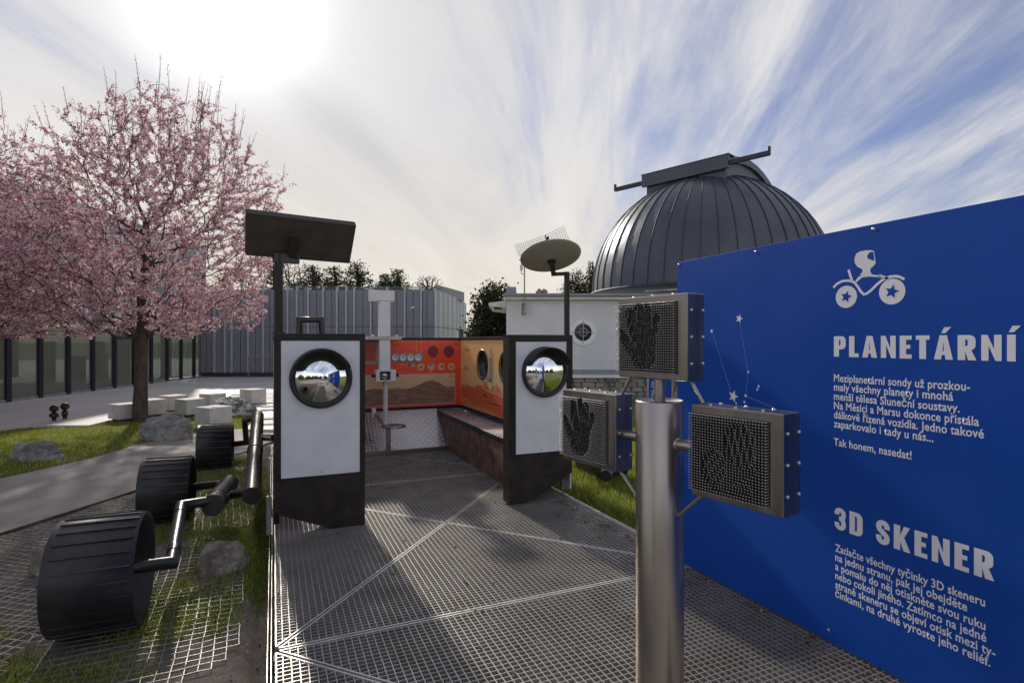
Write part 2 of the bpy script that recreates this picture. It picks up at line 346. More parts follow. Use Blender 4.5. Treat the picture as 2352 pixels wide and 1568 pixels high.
at = me.attributes.new('turf', 'FLOAT', 'POINT'); at.data.foreach_set('value', np.concatenate([T0.ravel(), [.8]*4]).astype(np.float32))
me.materials.append(M_['ground']); me.polygons.foreach_set('use_smooth', [True]*len(me.polygons))
ground = bpy.data.objects.new('ground', me); COL.objects.link(ground); tag(ground, kind='structure')
def ground_z(x, y):
    i = int(np.clip(np.searchsorted(xs, x), 1, nx-1)); j = int(np.clip(np.searchsorted(ys, y), 1, ny-1)); return float(H0[j, i])
m = MB(); m.prism([Vector((p[0], p[1], -.075)) for p in path_poly], (0, 0, .03)); m.build('path', M_['asphalt'], kind='structure')
m = MB(); m.prism([Vector((p[0], p[1], -.13)) for p in plaza_near], (0, 0, .13)); plaza = m.build('plaza', M_['plaza'], kind='structure')
# steel edging of the path
m = MB()
for p, q in zip(path_near[:-1], path_near[1:]): m.bar((p[0], p[1], -.056), (q[0], q[1], -.056), .012, .028)
m.build('path_edging', mat('rusty_edging', (.10, .07, .05), .8, 0, (.16, .12, .09), 9), kind='structure')
# paving slabs near the rover
slabm = []
for k in range(4):
    w, h = .55, .372
    slabm.append(MB().box((-w/2, -h/2, 0), (w/2, h/2, .020+.003*k)).mesh('paving_slab', M_['slab']))
for j in range(20):
    for i in range(6):
        x = -2.9+.58*i+(.29 if j % 2 else 0); y = 10.95+.40*j
        X_ = np.array([x]); Y_ = np.array([y])
        if -1.05+.0*j < x < .6 and poly_in(X_, Y_, plaza_near)[0] and poly_in(X_-.29, Y_-.2, plaza_near)[0] and poly_in(X_+.29, Y_-.2, plaza_near)[0]:
            inst('paving_slab', slabm[(i*3+j) % 4], plaza, (x, y, .001), (0, 0, random.uniform(-.004, .004)))

# ------------------------------------------------------------------ grating deck
def clip_line(a, b, tri):
    """clip segment to a convex polygon (2d)"""
    t0, t1 = 0., 1.; d = (b[0]-a[0], b[1]-a[1]); n = len(tri)
    ar = sum(tri[i][0]*tri[(i+1) % n][1]-tri[(i+1) % n][0]*tri[i][1] for i in range(n))
    for i in range(n):
        p, q = tri[i], tri[(i+1) % n]; e = (q[0]-p[0], q[1]-p[1])
        if ar < 0: e = (-e[0], -e[1])
        nx_, ny_ = -e[1], e[0]; num = (a[0]-p[0])*nx_+(a[1]-p[1])*ny_; den = d[0]*nx_+d[1]*ny_
        if abs(den) < 1e-9:
            if num < 0: return None
            continue
        t = -num/den
        if den > 0: t0 = max(t0, t)
        else: t1 = min(t1, t)
        if t0 >= t1: return None
    return ((a[0]+d[0]*t0, a[1]+d[1]*t0), (a[0]+d[0]*t1, a[1]+d[1]*t1))
deck = thing('grating_deck', 'galvanised steel grating walkway laid in triangular panels below the rover', 'walkway', (1.4, 3, 0))
def inset(tri, d):
    c = (sum(p[0] for p in tri)/len(tri), sum(p[1] for p in tri)/len(tri)); n = len(tri); res = []
    lines = []
    for i in range(n):
        p, q = tri[i], tri[(i+1) % n]; e = Vector((q[0]-p[0], q[1]-p[1])).normalized(); nn = Vector((-e.y, e.x))
        if nn.dot(Vector((c[0]-p[0], c[1]-p[1]))) < 0: nn = -nn
        lines.append((Vector(p)+nn*d, e))
    for i in range(n):
        p, e = lines[i-1]; q, f = lines[i]; den = e.x*f.y-e.y*f.x; t = ((q.x-p.x)*f.y-(q.y-p.y)*f.x)/den; res.append((p.x+e.x*t, p.y+e.y*t))
    return res
YC = [-3.3, -.08, 3.12, 6.32, 9.4]
for ci in range(4):
    y0, y1 = YC[ci], YC[ci+1]; ym = (y0+y1)/2; x0, x1 = 0., 2.8; c = (1.4, ym)
    for ti, tri in enumerate([[(0., 3.12), (0., -.08), (2.8, -.08), (2.8, .20)], [(0., 3.12), (2.8, .20), (2.8, 3.12)]] if ci == 1 else [[(x0, y0), (x1, y0), c], [(x1, y0), (x1, y1), c], [(x1, y1), (x0, y1), c], [(x0, y1), (x0, y0), c]]):
        T = inset(tri, .008); fm = MB(); m = MB(); dz = random.uniform(-.0015, .0015); T2 = inset(tri, .0125)
        for i in range(len(T2)):
            p, q = T2[i], T2[(i+1) % len(T2)]; fm.bar((p[0], p[1], -.0165+dz), (q[0], q[1], -.0165+dz), .0075, .038)
        ox, oy = random.uniform(0, .02), random.uniform(0, .02)
        x = .03+ox
        while x < 2.8:
            s = clip_line((x, y0-1), (x, y1+1), T)
            if s and abs(s[0][1]-s[1][1]) > .01: m.bar((x, s[0][1], -.0165+dz), (x, s[1][1], -.0165+dz), .0044, .033)
            x += .0385
        y = y0+.03+oy
        while y < y1:
            s = clip_line((-1, y), (4, y), T)
            if s and abs(s[0][0]-s[1][0]) > .01: m.bar((s[0][0], y, -.014+dz), (s[1][0], y, -.014+dz), .0036, .026)
            y += .0343
        gpn = m.build('grating_panel', M_['galv'], deck); fm.build('panel_frame', M_['galvf'], gpn)
m = MB()
m.box((-.030, -3.3, -.12), (-.026, 9.4, -.012)); m.box((-.012, -3.3, -.05), (-.008, 9.4, -.002)); m.box((2.812, -3.3, -.12), (2.84, 9.4, -.006)); m.build('edge_beam', M_['galv'], deck)
m = MB(); m.prism([Vector((0, -3.3, -.15)), Vector((2.8, -3.3, -.15)), Vector((2.8, 9.4, -.15)), Vector((0, 9.4, -.15))], (0, 0, .035)); m.build('gravel_bed', mat('gravel', (.13, .10, .085), .95, 0, (.30, .245, .21), 40, .8, 60, .01), kind='structure')
m = MB(); m.box((.2, -3.3, -.16), (.26, 9.4, -.045)); m.box((2.54, -3.3, -.16), (2.6, 9.4, -.045))
for y in YC[1:-1]: m.box((-.0, y-.03, -.10), (2.8, y+.03, -.04))
m.build('support_beam', M_['plinth'], deck)
# ------------------------------------------------------------------ rover
rover = thing('rover_exhibit', 'walk-in planetary rover model with white front panels, black frames and drum wheels', 'rover', (1.4, 5, 0))
Zt = 1.66
def front_panel(xl, xr, mirror):
    s = -1 if mirror else 1
    poly = [(xl, .182), (xl+.455, 0.0), (xr, 0.0), (xr, Zt), (xl, Zt)] if not mirror else [(xl, 0.02), (xl+.235, .02), (xr, .259), (xr, Zt), (xl, Zt)]
    m = MB(); m.prism([Vector((x, 4.955, z)) for x, z in poly], (0, .145, 0)); e = m.build('end_panel', M_['blackwood'], rover)
    return e
eL = front_panel(.005, .737, False); eR = front_panel(2.105, 2.808, True)
def face(e, xa, xb, z0, z1, bz):
    m = MB(); m.box((xa, 4.944, z0), (xb, 4.9535, z1)); m.build('white_board', M_['white'], e)
    m = MB(); w = .008
    # proud black frame around the white board
    x0, x1 = bz; m.box((x0, 4.938, z1), (x1, 4.9535, Zt-.002)); m.box((x0, 4.938, z0-.004), (xa, 4.9535, z1-.001)); m.box((xb, 4.938, z0-.004), (x1, 4.9535, z1-.001))
    m.build('frame', M_['black'], e, bevel=.003)
    m = MB(); m.box((x0-.002, 4.936, Zt), (x1+.002, 5.11, Zt+.006)); m.build('top_strip', M_['pipe'], e)
    for q in ((xa+xb)/2,): MB().lathe([(0, -.012), (.006, -.010), (.008, 0)], (q, 4.944, z0+.03), (0, 1, 0), 10).build('screw', M_['bolt'], e)
face(eL, .058, .691, .468, 1.606, (.005, .737)); face(eR, 2.175, 2.737, .496, 1.598, (2.105, 2.808))
def convex_mirror(cx, cz, e):
    R0 = .226; b = .080; RS = (R0*R0+b*b)/(2*b); m = MB(); prof = []
    for i in range(25): 
        a = i/24*math.asin(R0/RS); prof.append((max(RS*math.sin(a), 1e-4), -(RS*math.cos(a)-(RS-b))))
    m.lathe(prof, (cx, 4.925, cz), (0, 1, 0), 64); mo = m.build('convex_mirror', M_['mirror'], rover)
    m = MB(); m.lathe([(.224, .012), (.221, -.012), (.230, -.024), (.247, -.020), (.254, -.004), (.250, .022), (.224, .022)], (cx, 4.922, cz), (0, 1, 0), 64); m.build('mirror_rim', M_['rubber'], mo)
    m = MB(); n = 40; prof = [(.250, .0), (.247, -.125), (.241, -.130), (.236, -.125), (.238, .0)]
    a0, a1 = R_(-72), R_(72); rings = []
    for j in range(n+1):
        a = a0+(a1-a0)*j/n; k = min(1, min(j, n-j)/3)**.5; k = .25+.75*k
        for r, h in prof: rings.append((cx+r*math.sin(a), 4.915+h*k, cz+r*math.cos(a)))
    fs = []
    for j in range(n):
        for i in range(4): fs.append((j*5+i, j*5+i+1, (j+1)*5+i+1, (j+1)*5+i))
    fs += [tuple(range(5)), tuple(n*5+i for i in range(5))]
    m.add(rings, fs, True); m.build('visor', M_['rubber'], mo)
convex_mirror(.3725, 1.290, eL); convex_mirror(2.487, 1.297, eR)
# side walls and rear wall, with openings on the right wall
def circ(c, r, n=40): return [Vector((c[0], c[1]+r*math.cos(2*math.pi*i/n), c[2]+r*math.sin(2*math.pi*i/n))) for i in range(n)]
holes = [(2.77, 7.494, 1.267), (2.77, 6.62, 1.262)]
m = MB(); m.prism([Vector((2.77, 5.103, .56)), Vector((2.77, 8.5, .56)), Vector((2.77, 8.5, 1.62)), Vector((2.77, 5.103, 1.62))], (.014, 0, 0), [circ(h, .2) for h in holes])
ywall = m.build('side_wall', M_['yellow'], rover, 'orange printed inner wall with rocket and red hills')
for h in holes:
    m = MB(); m.lathe([(.197, -.012), (.206, -.016), (.222, -.010), (.222, .004), (.197, .004), (.197, .115), (.215, .115), (.215, .10)], h, (1, 0, 0), 40); m.build('porthole_rim', M_['rubber'], ywall)
m = MB(); m.prism([Vector((2.868, 5.103, .05)), Vector((2.868, 8.56, .05)), Vector((2.868, 8.56, 1.62)), Vector((2.868, 5.103, 1.62))], (.014, 0, 0), [circ((2.868, h[1], h[2]), .2) for h in holes]); m.build('outer_wall', M_['white'], rover)
m = MB(); m.box((2.762, 5.103, 1.62), (2.885, 8.57, Zt)); m.box((2.755, 5.103, .535), (2.7695, 8.5, .585)); m.box((-.005, 8.495, 1.62), (2.76, 8.57, Zt)); m.box((.05, 8.485, .54), (2.754, 8.4995, .585))
m.build('wall_frame', M_['black'], rover, bevel=.003)
m = MB(); m.box((2.762, 5.115, Zt+.001), (2.885, 8.57, Zt+.008)); m.build('bright_cap_strip', M_['steel'], rover)
m = MB(); m.box((0.05, 8.5, .585), (2.769, 8.514, 1.62)); rwall = m.build('rear_wall', M_['red'], rover, 'red printed inner wall with dials and Mars landscape')
m = MB(); m.box((0.0, 8.56, .05), (2.86, 8.574, 1.619)); m.build('outer_wall', M_['white'], rover)
m = MB(); m.box((.006, 5.103, .05), (.046, 8.56, 1.66)); m.build('side_wall', M_['black'], rover, 'left side wall seen edge-on')
# bench
m = MB(); m.box((2.371, 5.103, 0.002), (2.39, 8.485, .455)); m.build('bench_front', M_['rust'], rover, 'brown stone-textured bench front')
m = MB(); m.box((2.358, 5.103, .456), (2.386, 8.484, .516)); m.build('bench_lip', M_['black'], rover, bevel=.004)
def tread(m, O, U, Vv, Nn, w, h, sp=.034):
    """raised five-bar lozenges on the plane O + a*U + b*Vv"""
    i = 0; y = sp/2
    while y < h-.01:
        x = sp/2 if i % 2 == 0 else sp/2; k = 0
        while x < w-.01:
            d = (U+Vv) if (i+k) % 2 else (U-Vv); d = d.normalized(); c = O+U*x+Vv*y; side = d.cross(Nn)
            a, b_ = c-d*sp*.45, c+d*sp*.45
            m.add([a, c+side*.008, b_, c-side*.008, c+Nn*.004], [(0, 1, 4), (1, 2, 4), (2, 3, 4), (3, 0, 4)]); x += sp; k += 1
        y += sp; i += 1
m = MB(); m.box((2.388, 5.103, .49), (2.768, 8.484, .506)); bs = m.build('bench_seat', M_['tread'], rover)
m = MB(); tread(m, Vector((2.39, 5.3, .5065)), Vector((0, 1, 0)), Vector((1, 0, 0)), Vector((0, 0, 1)), 3.17, .37, .055); m.build('raised_pattern', M_['lozenge'], bs, kind='stuff')
# ramp of chequer plate at the rear
ra, rb = Vector((0.05, 7.90, .055)), Vector((0.05, 8.485, .545)); U = Vector((1, 0, 0)); Vv = (rb-ra).normalized(); Nn = U.cross(Vv)
def ramp_piece(x0, x1, label=None):
    l = (rb-ra).length; o = ra+U*(x0-.05)
    m = MB(); vs_ = [o, o+U*(x1-x0), o+U*(x1-x0)+Vv*l, o+Vv*l]; m.prism(vs_, -Nn*.006); p = m.build('ramp_plate', M_['tread'], rover)
    m = MB(); tread(m, o+U*.004+Vv*.004+Nn*.0006, U, Vv, Nn, x1-x0-.008, l-.01, .052); m.build('raised_pattern', M_['lozenge'], p, kind='stuff')
ramp_piece(.052, .95); ramp_piece(.955, 1.56); ramp_piece(1.565, 2.368)
m = MB(); m.box((.05, 7.862, .002), (2.368, 7.898, .06)); m.build('ramp_rail', M_['steel'], rover, bevel=.003)
# grab handle above left panel
m = MB(); hy = 5.15; P = [atY(687, 790, hy), atY(687, 734, hy), atY(738, 734, hy), atY(742, 790, hy)]; m.tube([P[0], P[1], P[2], P[3]], .026, 16); m.build('grab_handle', M_['pipe'], rover)
# solar panel
C4 = [Vector(p) for p in ((-.194, 4.732, 2.591), (-.21, 5.044, 2.309), (.638, 5.206, 2.309), (.654, 4.894, 2.592))]
n_ = (C4[1]-C4[0]).cross(C4[3]-C4[0]).normalized()
if n_.z < 0: n_ = -n_
m = MB(); m.prism(C4, n_*.012); sp_ = m.build('solar_panel', M_['panelunder'], rover, 'flat dark solar panel on a pole')
m = MB()
for i in range(4):
    p, q = C4[i], C4[(i+1) % 4]; inn = ((C4[0]+C4[2])/2-(p+q)/2).normalized()*.006; m.bar(p+inn+n_*.028, q+inn+n_*.028, .012, .056 if i in (3,) else .05, n_)
m.build('panel_rim', M_['paneledge'], sp_)
m = MB(); m.prism([p+n_*.054 for p in inset3] if False else [p+((C4[0]+C4[2])/2-p).normalized()*.02+n_*.04 for p in C4], n_*.004); m.build('solar_cells', M_['solar'], sp_)
m = MB(); m.tube([(.041, 5.04, 1.58), (.041, 5.04, 2.33)], .034, 20); m.lathe([(.05, 0), (.05, .012), (.0, .012)], (.041, 5.04, Zt+.006), (0, 0, 1), 16); m.build('panel_pole', M_['black'], rover)
mid = C4[1]*.76+C4[2]*.24
m = MB(); m.bar(Vector((.0, 5.03, 2.30)), Vector((.20, 5.07, 2.30)), .06, .075); m.bar(Vector((.155, 5.04, 2.31)), Vector((.155, 4.86, 2.47)), .07, .03); m.build('panel_bracket', M_['paneledge'], sp_)
# dish
dc = atD(1265, 590, 5.62); view = (dc-Vector((0, 0, CAM_H))).normalized(); rgt = view.cross(Vector((0, 0, 1))).normalized(); upv = rgt.cross(view)
dn = (-view*.50+(rgt*.16-upv*.987)*.866).normalized()     # outward normal of the convex back
Rd = .312; m = MB(); prof = [(.001, .052), (.08, .050), (.16, .038), (.24, .018), (.30, .002), (Rd, -.006), (Rd, -.012), (.29, -.004), (.2, .02), (.1, .036), (.001, .042)]
m.lathe(prof, dc, dn, 48); dish = m.build('antenna_dish', M_['dish'], rover, 'shallow grey-olive dish on a bent black pole')
p0 = Vector((2.79, 5.03, Zt-.05)); p1 = Vector((2.79, 5.03, atY(1301, 628, 5.03).z)); p2 = atY(1272, 630, 5.03); p3 = dc+dn*.05
m = MB(); m.bar(p0, p1+Vector((0, 0, .017)), .042, .042, (0, 1, 0)); m.bar(p1+Vector((.02, 0, 0)), p2-Vector((.02, 0, 0)), .036, .036); m.bar(p2+Vector((0, 0, -.012)), p3, .036, .036, (0, 1, 0)); m.build('dish_pole', M_['black'], rover)
m = MB(); m.lathe([(.045, 0), (.045, .02), (.0, .02)], dc+dn*.044, dn, 20); m.tube([dc-dn*.0, dc-dn*.22], .009, 8); m.lathe([(0, -.012), (.014, -.008), (.014, .008), (0, .012)], dc-dn*.23, dn, 12); m.build('dish_feed', M_['black'], dish)
# ---- wheels
def wheel(xa, xb, yc, zc, r):
    m = MB(); w = xb-xa
    m.lathe([(r, 0), (r, w), (r-.012, w), (r-.012, .01), (.001, .01)], (xa, yc, zc), (1, 0, 0), 64)
    m.lathe([(r, 0), (.001, 0)], (xa, yc, zc), (1, 0, 0), 64)
    o = m.build('wheel', M_['wheel'], rover)
    for i in range(26):
        a = 2*math.pi*i/26+.1; c = Vector((0, yc+math.cos(a)*(r+.003), zc+math.sin(a)*(r+.003)))
        MB().bar(c+Vector((xa+.028, 0, 0)), c+Vector((xb-.014, 0, 0)), .010, .012, (0, math.cos(a), math.sin(a))).build('cleat', M_['wheel'], o)
    m = MB(); m.lathe([(r-.013, 0), (r-.013, -.06)], (xa+.1, yc, zc), (1, 0, 0), 40, math.pi*.8, math.pi*1.2); m.build('dirt', M_['mortar'], o)
    return o
wheel(-1.112, -.70, 3.88, .266, .316); wheel(-1.10, -.70, 6.0, .215, .30); wheel(-.91, -.50, 8.34, .195, .30)
wheel(3.46, 3.87, 5.75, .2, .30); wheel(3.46, 3.87, 7.8, .2, .30)
BG = [atD(578, 1138, 4.42), atD(589, 1000, 5.9), atD(592, 957, 7.1)]
m = MB(); m.tube([BG[0], BG[2]+(BG[2]-BG[0]).normalized()*.05], .070, 28); rk = m.build('rocker_tube', M_['pipe'], rover, 'thick black slanting rocker tube')
d_ = (BG[2]-BG[0]).normalized()
for t in (.44,): q = BG[0]+(BG[2]-BG[0])*t; MB().tube([q, q+d_*.10], .0755, 28).build('collar', M_['pipe'], rk)
q = BG[0]+(BG[2]-BG[0])*.80; MB().tube([q, BG[2]+d_*.055], .0725, 28).build('collar', M_['bolt'] if False else M_['pipe'], rk)
m = MB(); m.tube([atD(604, 1004, 6.15), Vector((.01, 6.2, .608))], .036, 16); m.build('side_tube', M_['pipe'], rover)
a1 = BG[0]+d_*.10; pvn = atD(489, 1160, 4.28); pvf = atD(527, 1110, 5.25)
m = MB(); m.tube([a1, atD(520, 1138, 4.75)], .036, 16); m.build('side_tube', M_['pipe'], rover)
m = MB(); m.tube([pvn, pvf], .082, 28); pv = m.build('bogie_pivot', M_['pipe'], rover, 'short thick black pivot tube between the wheels')
dd = (pvf-pvn).normalized(); MB().tube([pvn+dd*.22, pvn+dd*.34], .087, 28).build('collar', M_['pipe'], pv)
e1 = atD(416, 1160, 4.15); e2 = Vector(atY(395, 1291, 3.9)); 
m = MB(); m.tube([atD(480, 1150, 4.3), e1, e2, Vector((-.86, 3.88, .268))], .037, 18); ar = m.build('wheel_arm', M_['pipe'], rover, 'bent black arm to nearest wheel')
ax = (e2-e1).normalized(); MB().tube([e1+ax*.09, e1+ax*.16], .041, 18).build('collar', M_['pipe'], ar); MB().tube([e2-ax*.12, e2-ax*.19], .041, 18).build('collar', M_['pipe'], ar)
m = MB(); m.tube([pvf-dd*.25, atD(500, 1111, 5.2), Vector((-.86, 6.0, .215))], .036, 16); m.build('wheel_arm', M_['pipe'], rover)
w3 = Vector((-.5, 8.34, .2)); b0 = BG[2]+d_*.02
m = MB(); m.tube([b0, atD(562, 966, 7.1), atD(566, 1016, 7.42), Vector((-.8, 8.34, .2))], .036, 16); m.build('wheel_arm', M_['pipe'], rover)
m = MB(); m.tube([Vector((2.95, 4.55, .3)), Vector((3.35, 5.0, .45)), Vector((3.45, 6.9, .75))], .06, 18); m.tube([(2.88, 6.2, .55), (3.4, 6.2, .62)], .036, 14); m.tube([(3.35, 5.1, .46), (3.35, 5.75, .2), (3.7, 5.75, .2)], .036, 14); m.tube([(3.43, 6.9, .75), (3.43, 7.8, .2), (3.7, 7.8, .2)], .036, 14); m.build('rocker_tube', M_['pipe'], rover, 'black rocker tube on the far side')
for x, y, z0, z1 in ((-.035, 5.08, -.02, .30), (2.86, 5.25, .02, .38)):
    MB().box((x-.018, y-.018, z0), (x+.018, y+.018, z1)).build('support_foot', M_['galv'], rover)
MB().tube([(-.03, 5.09, .3), (-.03, 5.09, .62)], .008, 8).build('support_foot', M_['galv'], rover)
# ---- prints on the red wall   (crop coordinates measured on the wall plane y = 8.5)
YW = 8.4985
def rw(cx, cy): return atY((1450+cx/4.48)/1.7415, (1330+cy/4.48)/1.7415, YW)
def put(name, pts, matn, parent, d, label=None, lift=0.0):
    d = Vector(d); pts = [Vector(p)+d*lift for p in pts]; return MB().prism(pts, d*(.0004 if parent is not None and parent.name.startswith(('blue_sign', 'logo')) else .0012)).build(name, matn, parent, label)
NB = Vector((0, -1, 0))
tan = flat('tan_print', (.74, .42, .20)); pink = flat('pale_line_print', (.72, .30, .20)); dred = flat('dark_red_print', (.26, .012, .028)); greym = flat('instrument_plate', (.26, .25, .22), .4); dial = flat('dial_face', (.78, .77, .76), .4); blackp = flat('black_print', (.02, .018, .018))
def disc(c, r, n=32, plane='y'):
    c = Vector(c)
    if plane == 'y': return [c+Vector((r*math.cos(2*math.pi*i/n), 0, r*math.sin(2*math.pi*i/n))) for i in range(n)]
    return [c+Vector((0, r*math.cos(2*math.pi*i/n), r*math.sin(2*math.pi*i/n))) for i in range(n)]
def strip(p, q, w, nrm):
    d = (q-p).normalized(); s_ = d.cross(nrm)*w/2; return [p-s_, q-s_, q+s_, p+s_]
def text_mesh(body, name, matn, parent, O, U, Vv, width=None, height=None, bold=.0, capref='H', lift=.0015, space=1.0):
    """flat lettering: baseline origin O, direction U, up Vv; scaled to the given width and cap height"""
    carons = [i for i, ch in enumerate(body) if ch == 'ě']; body = body.replace('ě', 'e')
    def wid(sx_):
        c_ = bpy.data.curves.new('w', 'FONT'); c_.body = sx_; c_.size = 1; c_.offset = bold; c_.space_character = space; ob_ = bpy.data.objects.new('w', c_); COL.objects.link(ob_); bpy.context.view_layer.update()
        me_ = bpy.data.meshes.new_from_object(ob_.evaluated_get(bpy.context.evaluated_depsgraph_get())); a_ = [v.co.x for v in me_.vertices]; t_ = [v.co.y for v in me_.vertices]; bpy.data.objects.remove(ob_); bpy.data.curves.remove(c_); bpy.data.meshes.remove(me_); return min(a_), max(a_), max(t_)
    cars = []
    if carons:
        e0, e1_, et = wid('e')
        for i in carons: cars.append((wid(body[:i+1])[1]-(e1_-e0)/2, et))
    cu = bpy.data.curves.new(name, 'FONT'); cu.body = body; cu.size = 1; cu.offset = bold; cu.space_character = space; cu.resolution_u = 3
    o = bpy.data.objects.new('t_', cu); COL.objects.link(o); bpy.context.view_layer.update()
    dg = bpy.context.evaluated_depsgraph_get(); me = bpy.data.meshes.new_from_object(o.evaluated_get(dg)); 
    bpy.data.objects.remove(o); bpy.data.curves.remove(cu)
    if cars:
        bm_ = bmesh.new(); bm_.from_mesh(me)
        for cx_, ty in cars:
            w1, hh_, th_ = .16, .12, .085
            vs_ = [bm_.verts.new((cx_+a_, ty+.05+b_, 0)) for a_, b_ in ((-w1, hh_+.03), (-w1+th_*1.15, hh_+.03), (0, .075), (w1-th_*1.15, hh_+.03), (w1, hh_+.03), (.045, 0), (-.045, 0))]
            for f4 in ((0, 6, 2, 1), (2, 5, 4, 3), (6, 5, 2)): bm_.faces.new([vs_[q] for q in f4])
        bm_.to_mesh(me); bm_.free()
    co = np.zeros(len(me.vertices)*3, np.float32); me.vertices.foreach_get('co', co); co = co.reshape(-1, 3)
    xmin, xmax = co[:, 0].min(), co[:, 0].max(); sx = width/(xmax-xmin) if width else None; sz = height/.729 if height else None
    if sx is None: sx = sz
    if sz is None: sz = sx
    U = np.array(U); Vv = np.array(Vv); Nn_ = np.cross(U, Vv); O = np.array(O)-np.array(base_of(parent))
    out_ = O+np.outer((co[:, 0]-xmin)*sx, U)+np.outer(co[:, 1]*sz, Vv)+Nn_*lift
    me.vertices.foreach_set('co', out_.astype(np.float32).ravel()); me.materials.clear(); me.materials.append(matn); me.name = name
    for pgn in me.polygons: pgn.material_index = 0
    me.update(); ob = bpy.data.objects.new(name, me); COL.objects.link(ob); ob.parent = parent; return ob
# landscape picture
pic = [rw(-300, 775), rw(1645, 738), rw(1640, 1250), rw(-300, 1325)]
zt, zb = rw(1645, 738).z, rw(1640, 1250).z; xl_, xr_ = 0.25, rw(1645, 738).x
lp = M_['landscape'] = mat('mars_sky_print', (.70, .44, .27), .45, 0, (.76, .50, .31), 2)
lg = M_['marsground'] = mat('mars_ground_print', (.20, .105, .07), .5, 0, (.40, .24, .16), 9, lo=.35, hi=.7, stretch=(1, 1, 4))
put('picture_frame', [Vector((xl_-.012, YW, zb-.012)), Vector((xr_+.012, YW, zb-.012)), Vector((xr_+.012, YW, zt+.012)), Vector((xl_-.012, YW, zt+.012))], flat('pale_border', (.6, .5, .45)), rwall, NB)
pc = put('landscape_picture', [Vector((xl_, YW, zb)), Vector((xr_, YW, zb)), Vector((xr_, YW, zt)), Vector((xl_, YW, zt))], lp, rwall, NB, lift=.0016)
zh = rw(500, 1005).z; pts = [Vector((xl_, YW, zb+.001)), Vector((xr_, YW, zb+.001))]
for i in range(41):
    x = xr_+(xl_-xr_)*i/40; hx = rw(1215, 920); h = zh+.115*math.exp(-((x-hx.x)/.17)**2*.9)*1.05+.008*math.sin(x*19)+.004*math.sin(x*47); pts.append(Vector((x, YW, h)))
put('landscape_ground', pts, lg, pc, NB, lift=.0032)
for i, (a, b_, c) in enumerate(((1552, 1620, (.35, .03, .02)), (1552, 1592, (.7, .3, .15)), (1552, 1600, (.8, .5, .1)), (1552, 1605, (.8, .5, .1)), (1552, 1598, (.35, .03, .02)))):
    cy = 774+i*28; put('caption', [rw(a, cy-5), rw(b_, cy-5), rw(b_, cy+5), rw(a, cy+5)], flat('caption%d' % i, c), pc, NB, lift=.0034)
# gauges
gp = put('gauge_plate', [rw(488, 368), rw(1088, 372), rw(1088, 524), rw(488, 530)], greym, rwall, NB, lift=.0015)
for cx in (582, 720, 858, 995):
    c = rw(cx, 448); r = abs(rw(cx+60, 448).x-c.x); MB().lathe([(.001, .010), (r*.82, .010), (r*.86, .016), (r, .014), (r, .0)], c+NB*.003, NB, 28).build('gauge', dial, gp)
    a = random.uniform(.2, 1); MB().bar(c+Vector((-r*.5*math.cos(a), -.0145, -r*.5*math.sin(a))), c+Vector((r*.55*math.cos(a), -.0145, r*.55*math.sin(a))), .001, .006).build('needle', blackp, gp)
for cx in (1265, 1547):
    c = rw(cx, 335); r = abs(rw(cx+115, 335).x-c.x)*.97; put('dial_ring', disc(c, r), pink, rwall, NB, lift=.0015); dk = put('red_dial', disc(c, r*.965), dred, rwall, NB, lift=.003)
    for k in range(20):
        a = -R_(50)+R_(280)*k/19; q = c+Vector((math.cos(a)*r*.87, 0, math.sin(a)*r*.87)); put('dial_tick', disc(q, r*.055, 6), pink, dk, NB, lift=.0045)
for cx, cy, tx in ((1045, 615, '42'), (1230, 612, None), (1412, 610, 'rover'), (1590, 608, '21')):
    c = rw(cx, cy); r = abs(rw(cx+63, cy).x-c.x); dk = put('tan_disc', disc(c, r), tan, rwall, NB, lift=.0016)
    if tx in ('42', '21'): text_mesh(tx, 'number', blackp, dk, c+Vector((-r*.42, -.003, -r*.36)), (1, 0, 0), (0, 0, 1), width=r*.84, height=r*.72, bold=.02)
    elif tx == 'rover':
        for a, b_, w, h in ((-.6, .12, .3, .06), (-.3, .05, 1.0, .14), (-.1, .16, .35, .12), (.35, .16, .25, .16)): put('rover_silhouette', [c+Vector((r*a, 0, r*b_)), c+Vector((r*(a+w), 0, r*b_)), c+Vector((r*(a+w), 0, r*(b_+h))), c+Vector((r*a, 0, r*(b_+h)))], blackp, dk, NB, lift=.003)
        for a in (-.35, .1, .5): put('rover_silhouette', disc(c+Vector((r*a, 0, -r*.2)), r*.13, 10), blackp, dk, NB, lift=.003)
    else:
        cols = [(.1, .42, .7), (.03, .03, .04), (.55, .35, .08), (.08, .45, .6)]
        for k in range(4):
            a0 = math.pi*(1-.02-k*.245); a1_ = a0-math.pi*.225; q = [c+Vector((math.cos(a)*rr*r, 0, math.sin(a)*rr*r+.0)) for a, rr in [(a0, .9), ((a0+a1_)/2, .92), (a1_, .9), (a1_, .45), (a0, .45)]]
            put('pie_slice', q, flat('pie%d' % k, cols[k]), dk, NB, lift=.003)
text_mesh('1: MARS', 'lettering', flat('pink_print', (.75, .42, .36)), rwall, rw(628, 590)+NB*.001, (1, 0, 0), (0, 0, 1), width=(rw(770, 590)-rw(628, 590)).x, height=.028, bold=.015)
for cx, top, bot, c in ((808, 538, 605, (.22, .35, .55)), (838, 560, 605, (.03, .03, .05)), (870, 570, 605, (.7, .45, .1)), (900, 552, 605, (.3, .5, .65)), (930, 556, 605, (.15, .45, .7))):
    put('colour_bar', [rw(cx-9, bot), rw(cx+9, bot), rw(cx+9, top), rw(cx-9, top)], flat('bar%d' % cx, c), rwall, NB, lift=.002)
